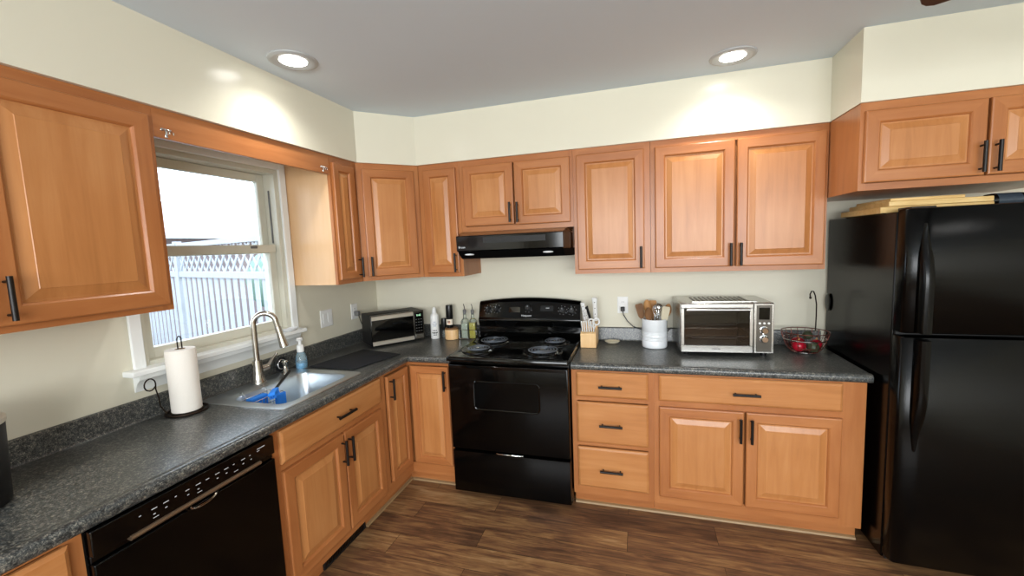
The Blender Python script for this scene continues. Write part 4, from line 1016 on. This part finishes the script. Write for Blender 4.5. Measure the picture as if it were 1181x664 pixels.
# ------------------------------------------------------------------ wire fruit basket
bx, by = 2.988, -.175
t = thing('fruit_basket', 'round dark wire fruit basket with tall banana hook beside the refrigerator', 'basket', (bx, by, CT))
b = MB(); zr = .118; NR = 20
def rk(z): return .062+(.120-.062)*(max(0, z)/zr)**.55
b.tube([(bx+.058*math.cos(2*PI*i/32), by+.058*math.sin(2*PI*i/32), CT+.0045) for i in range(32)], .004, 'chrome', 8, closed=True)
for z, m_ in ((.03, 'wire_copper'), (zr, 'wire_copper')): b.tube([(bx+rk(z)*math.cos(2*PI*i/40), by+rk(z)*math.sin(2*PI*i/40), CT+z+.004) for i in range(40)], .0025, m_, 8, closed=True)
b.tube([(bx+rk(.075)*math.cos(2*PI*i/40), by+rk(.075)*math.sin(2*PI*i/40), CT+.079) for i in range(40)], .0032, 'chrome', 8, closed=True)
for k in range(NR):
    a = 2*PI*k/NR; b.tube([(bx+rk(zr*i/6)*math.cos(a), by+rk(zr*i/6)*math.sin(a), CT+.004+zr*i/6) for i in range(7)], .0016, 'wire_copper', 6)
for k in range(5): 
    a = PI*k/5; b.rod((bx+.06*math.cos(a), by+.06*math.sin(a), CT+.006), (bx-.06*math.cos(a), by-.06*math.sin(a), CT+.006), .0014, 'wire_copper', 6)
b.build('bowl', t)
hx, hy = bx+.082, by+.082
b = MB(); b.tube([(hx, hy, CT+.11), (hx+.002, hy, CT+.2), (hx, hy-.004, CT+.27), (hx-.010, hy-.010, CT+.325), (hx-.022, hy-.018, CT+.35), (hx-.036, hy-.03, CT+.352), (hx-.046, hy-.038, CT+.335), (hx-.044, hy-.036, CT+.318)], .0036, 'bronze', 10); b.ball((hx-.043, hy-.036, CT+.314), .007, 'bronze', n=12); b.build('hook', t)
def fruit(name, label, x, y, z, r, m_, stem=True, sz=.92):
    t = thing(name, label, 'vegetable' if 'onion' in name else 'fruit', (x, y, z-r), group='produce in the wire basket')
    b = MB(); b.ball((x, y, z), r, m_, 1, 1, sz, 24); b.build('flesh', t)
    if stem: b = MB(); b.tube([(x, y, z+r*sz-.002), (x+.002, y, z+r*sz+.01)], .004, 'spoon_wood', 8, radii=[.006, .002]); b.build('stem', t)
zf = CT+.0085
fruit('red_onion', 'glossy red onion at the left of the wire basket', bx-.042, by-.040, zf+.037, .037, 'red_skin')
fruit('red_onion', 'red onion at the right side of the wire basket', bx+.058, by-.004, zf+.040, .031, 'red_skin')
fruit('avocado', 'dark green avocado in the middle of the wire basket', bx+.024, by-.057, zf+.034, .031, 'dark_green_skin', False, 1.0)
fruit('red_onion', 'red onion at the back of the wire basket', bx-.022, by+.042, zf+.037, .037, 'red_skin')
fruit('avocado', 'dark avocado lying on top at the basket back', bx+.014, by-.002, zf+.092, .027, 'dark_green_skin', False, .9)

# ------------------------------------------------------------------ wall plates and cord
def plate(F, u, v, w, h, label, cat, kind, name, group=None):
    t = thing(name, label, cat, F(u, v, 0), group=group)
    b = MB(); b.loops([ring(F, u-w/2, u+w/2, v-h/2, v+h/2, i, q) for i, q in ((0, .0006), (0, .004), (.003, .006))], 'white_plastic'); b.build('cover_plate', t, angle=30)
    b = MB()
    if kind == 'outlet':
        for s in (-.02, .02):
            b.fbox(F, u-.017, u+.017, v+s-.014, v+s+.014, .006, .0075, 'white_plastic'); 
            for k in (-.006, .006): b.fbox(F, u+k-.0012, u+k+.0012, v+s-.003, v+s+.006, .0075, .0079, 'grey_plastic')
        b.build('sockets', t, smooth=False)
    else:
        n = 2
        for k in range(n): b.fbox(F, u-.0225+k*.045-.016, u-.0225+k*.045+.016, v-.033, v+.033, .006, .0095, 'white_plastic')
        b.build('rockers', t, bevel=.001)
    return t
FWB = lambda u, v, w: (u, WY-w, v)
FWL = lambda u, v, w: (WX+w, u, v)
plate(FWB, 1.953, 1.136, .072, .116, 'white wall outlet with black plug between knife block and crock', 'outlet', 'outlet', 'wall_outlet', 'wall outlets')
plate(FWL, -.585, 1.128, .115, .118, 'white double switch plate on wall right of the window', 'switch', 'switch', 'light_switch')
plate(FWL, -.285, 1.128, .072, .116, 'white wall outlet with grey plug behind the microwave', 'outlet', 'outlet', 'wall_outlet', 'wall outlets')
t = thing('power_plug', 'grey plug in the outlet behind the microwave', 'plug', (WX, -.285, 1.12))
b = MB(); b.fbox(FWL, -.30, -.27, 1.095, 1.13, .0082, .045, 'grey_plastic'); b.build('plug_body', t, bevel=.004)
b = MB(); b.tube([(WX+.04, -.285, 1.1), (WX+.05, -.28, 1.05), (WX+.045, -.24, .99), (WX+.05, -.20, .95)], .003, 'black_plastic', 8); b.build('cord', t)
pp = [(1.953, WY-.03, 1.10), (1.957, WY-.045, 1.075), (1.985, WY-.05, 1.03), (2.02, WY-.05, .995), (2.07, WY-.045, .975), (2.15, WY-.04, .962), (2.24, WY-.04, .958), (2.262, WY-.04, .985), (2.278, WY-.04, .985), (2.285, WY-.04, .97)]
pc = MB().tube(pp, .0034, 'black_plastic', 8).build('power_cord')
pg = MB().fbox(FWB, 1.939, 1.967, 1.095, 1.125, .0082, .035, 'black_plastic').build('plug', bevel=.004)
pc.parent = tv; pc.matrix_parent_inverse = (Matrix.Translation(tv.location) @ tv.rotation_euler.to_matrix().to_4x4()).inverted()
pg.parent = pc
# little dish on the window stool
t = thing('soap_dish', 'small white dish on the right end of the window sill', 'dish', (.005, -.93, OZ0+.012))
b = MB(); b.lathe([(.03, 0), (.036, .003), (.044, .014), (.042, .015), (.034, .006), (.001, .005)], (0.0, -.93, OZ0+.0125), 'white_ceramic', 28, sx=.75, sy=1.2); b.build('bowl', t)

# ------------------------------------------------------------------ ceiling lights and fan
LLAB = ['recessed ceiling light above the sink side of the kitchen', 'recessed ceiling light above the counter right of the range', 'added unseen ceiling light by the left wall behind the camera', 'added unseen ceiling light behind the camera in the middle', 'added unseen ceiling light to the right of the camera', 'added unseen ceiling light at the far rear of the room']
for (x, y), lb in zip(LIGHTS, LLAB):
    t = thing('ceiling_light', lb, 'ceiling light', (x, y, CEIL-.012), group='round recessed ceiling lights')
    b = MB(); b.lathe([(.108, -.0005), (.107, -.004), (.098, -.009), (.090, -.010), (.080, -.007), (.060, -.0035)], (x, y, CEIL), 'lamp_trim', 48, False, False); b.build('trim_ring', t)
    b = MB(); b.lathe([(.0605, -.003), (.060, -.0042), (.03, -.0075), (.001, -.0085)], (x, y, CEIL), 'lamp_lens', 40); b.build('lens', t)
hx, hy, hz = 3.415, -1.718, 2.25
t = thing('ceiling_fan', 'ceiling fan whose dark wooden blade tip enters at the top right', 'ceiling fan', (hx, hy, hz))
b = MB(); b.lathe([(.07, .221), (.065, .19), (.03, .175), (.013, .17), (.013, .09), (.05, .085), (.10, .06), (.115, .02), (.11, -.02), (.08, -.045), (.03, -.06)], (hx, hy, hz), 'bronze', 36); b.build('motor', t)
for k in range(5):
    a = math.radians(146.5-72*k); ca, sa = math.cos(a), math.sin(a)
    pt = lambda r, s, z: (hx+ca*r-sa*s, hy+sa*r+ca*s, hz+z)
    b = MB(); n = 10; L = []
    out = [(.17, .052), (.40, .060), (.55, .064), (.635, .062), (.652, .050), (.66, .030)]
    ol = [(r, -w_) for r, w_ in out] + [(r, w_) for r, w_ in out[::-1]]
    b.loops([[pt(r, s, z+s*.12) for r, s in ol] for z in (0, .006)], 'fan_wood'); bl_ = b.build('blade', t, bevel=.002)
    b = MB(); b.tube([pt(.10, 0, -.002), pt(.16, 0, -.008), pt(.25, 0, -.004)], .012, 'bronze', 8, flat=(.5, 1.4)); b.build('bracket', bl_)

# ------------------------------------------------------------------ outside
MB().box(-30, WX-.16, -14, 22, -.75, -.7, 'ground_out').build('ground', kind='structure', smooth=False)
A0 = Vector((-5.0, 1.94, 0)); A1 = Vector((-2.28, 1.03, 0)); fd_ = (A1-A0).normalized(); fn = Vector((fd_.y, -fd_.x, 0))
FO = lambda u, v, w: tuple(A0+fd_*u+fn*w+Vector((0, 0, v)))
def fence(u0, u1, label):
    t = thing('garden_fence', label, 'fence', FO((u0+u1)/2, -.7, 0), group='white picket fence panels outside')
    b = MB(); b.fbox(FO, u0, u0+.10, -.7, 1.86, -.05, .05, 'fence_white'); b.build('post', t, bevel=.006)
    b = MB(); b.fbox(FO, u0+.1, u1, 1.30, 1.39, -.02, .035, 'fence_white'); b.fbox(FO, u0+.1, u1, 1.76, 1.83, -.02, .035, 'fence_white'); b.fbox(FO, u0+.1, u1, -.35, -.26, -.02, .035, 'fence_white'); b.build('rails', t, bevel=.004)
    u = u0+.15; k = 0
    while u+.095 < u1:
        b = MB(); b.fbox(FO, u, u+.095, -.62, 1.2999, -.005, .014, 'fence_white'); b.build('picket', t, bevel=.003); u += .205
    b = MB(); st_ = .21; h = .37
    n = int((u1-u0-.1)/st_)
    for i in range(-3, n+1):
        for sgn in (1, -1):
            a = u0+.1+i*st_; c = a+h
            va, vb = (1.39, 1.76) if sgn > 0 else (1.76, 1.39)
            if a < u0+.1: va += (vb-va)*(u0+.1-a)/h; a = u0+.1
            if c > u1: vb = va+(vb-va)*((u1-a)/(c-a)); c = u1
            if c-a < .02: continue
            w_ = .006 if sgn > 0 else -.004
            d1 = .03
            b.quadbox([FO(a, va-d1, w_), FO(c, vb-d1, w_), FO(c, vb-d1, w_+.008), FO(a, va-d1, w_+.008), FO(a, va+d1, w_), FO(c, vb+d1, w_), FO(c, vb+d1, w_+.008), FO(a, va+d1, w_+.008)], 'fence_white')
    b.build('lattice', t, smooth=False)
fence(0, 2.95, 'white picket fence panel with lattice top right of its post outside')
fence(-2.6, -.001, 'white picket fence panel with lattice top further left outside')
t = thing('neighbor_house', 'pale pink house with low roof behind the white fence', 'house', (-11.5, 6, -.7))
MB().box(-14, -9.4, -1, 13, -.7, 2.25, 'house_siding').build('walls', t, smooth=False)
b = MB(); b.sweep_profile([(-8.9, 2.18), (-8.9, 2.26), (-11.7, 3.35), (-14.5, 2.26), (-14.5, 2.18)], -1.4, 13.4, 'roof_pink', 'y'); b.build('roof', t, smooth=False)
b = MB(); b.box(-8.95, -8.88, -1.4, 13.4, 2.10, 2.20, 'fence_white'); b.build('gutter', t, bevel=.01)
hc = FO(1.6, -.7, -1.3)
t = thing('hedge', 'green hedge growing behind the lattice fence', 'hedge', hc)
b = MB(); rr = random.Random(5)
for i in range(16):
    p = FO(.45+i*.15, 0, -1.3+rr.uniform(-.2, .2)); b.ball((p[0], p[1], rr.uniform(.9, 1.25)), rr.uniform(.28, .4), 'hedge_out', 1, 1, 1.3, 12)
b.build('foliage', t)

for o in bpy.data.objects:
    if 'worldgeo' in o: del o['worldgeo']
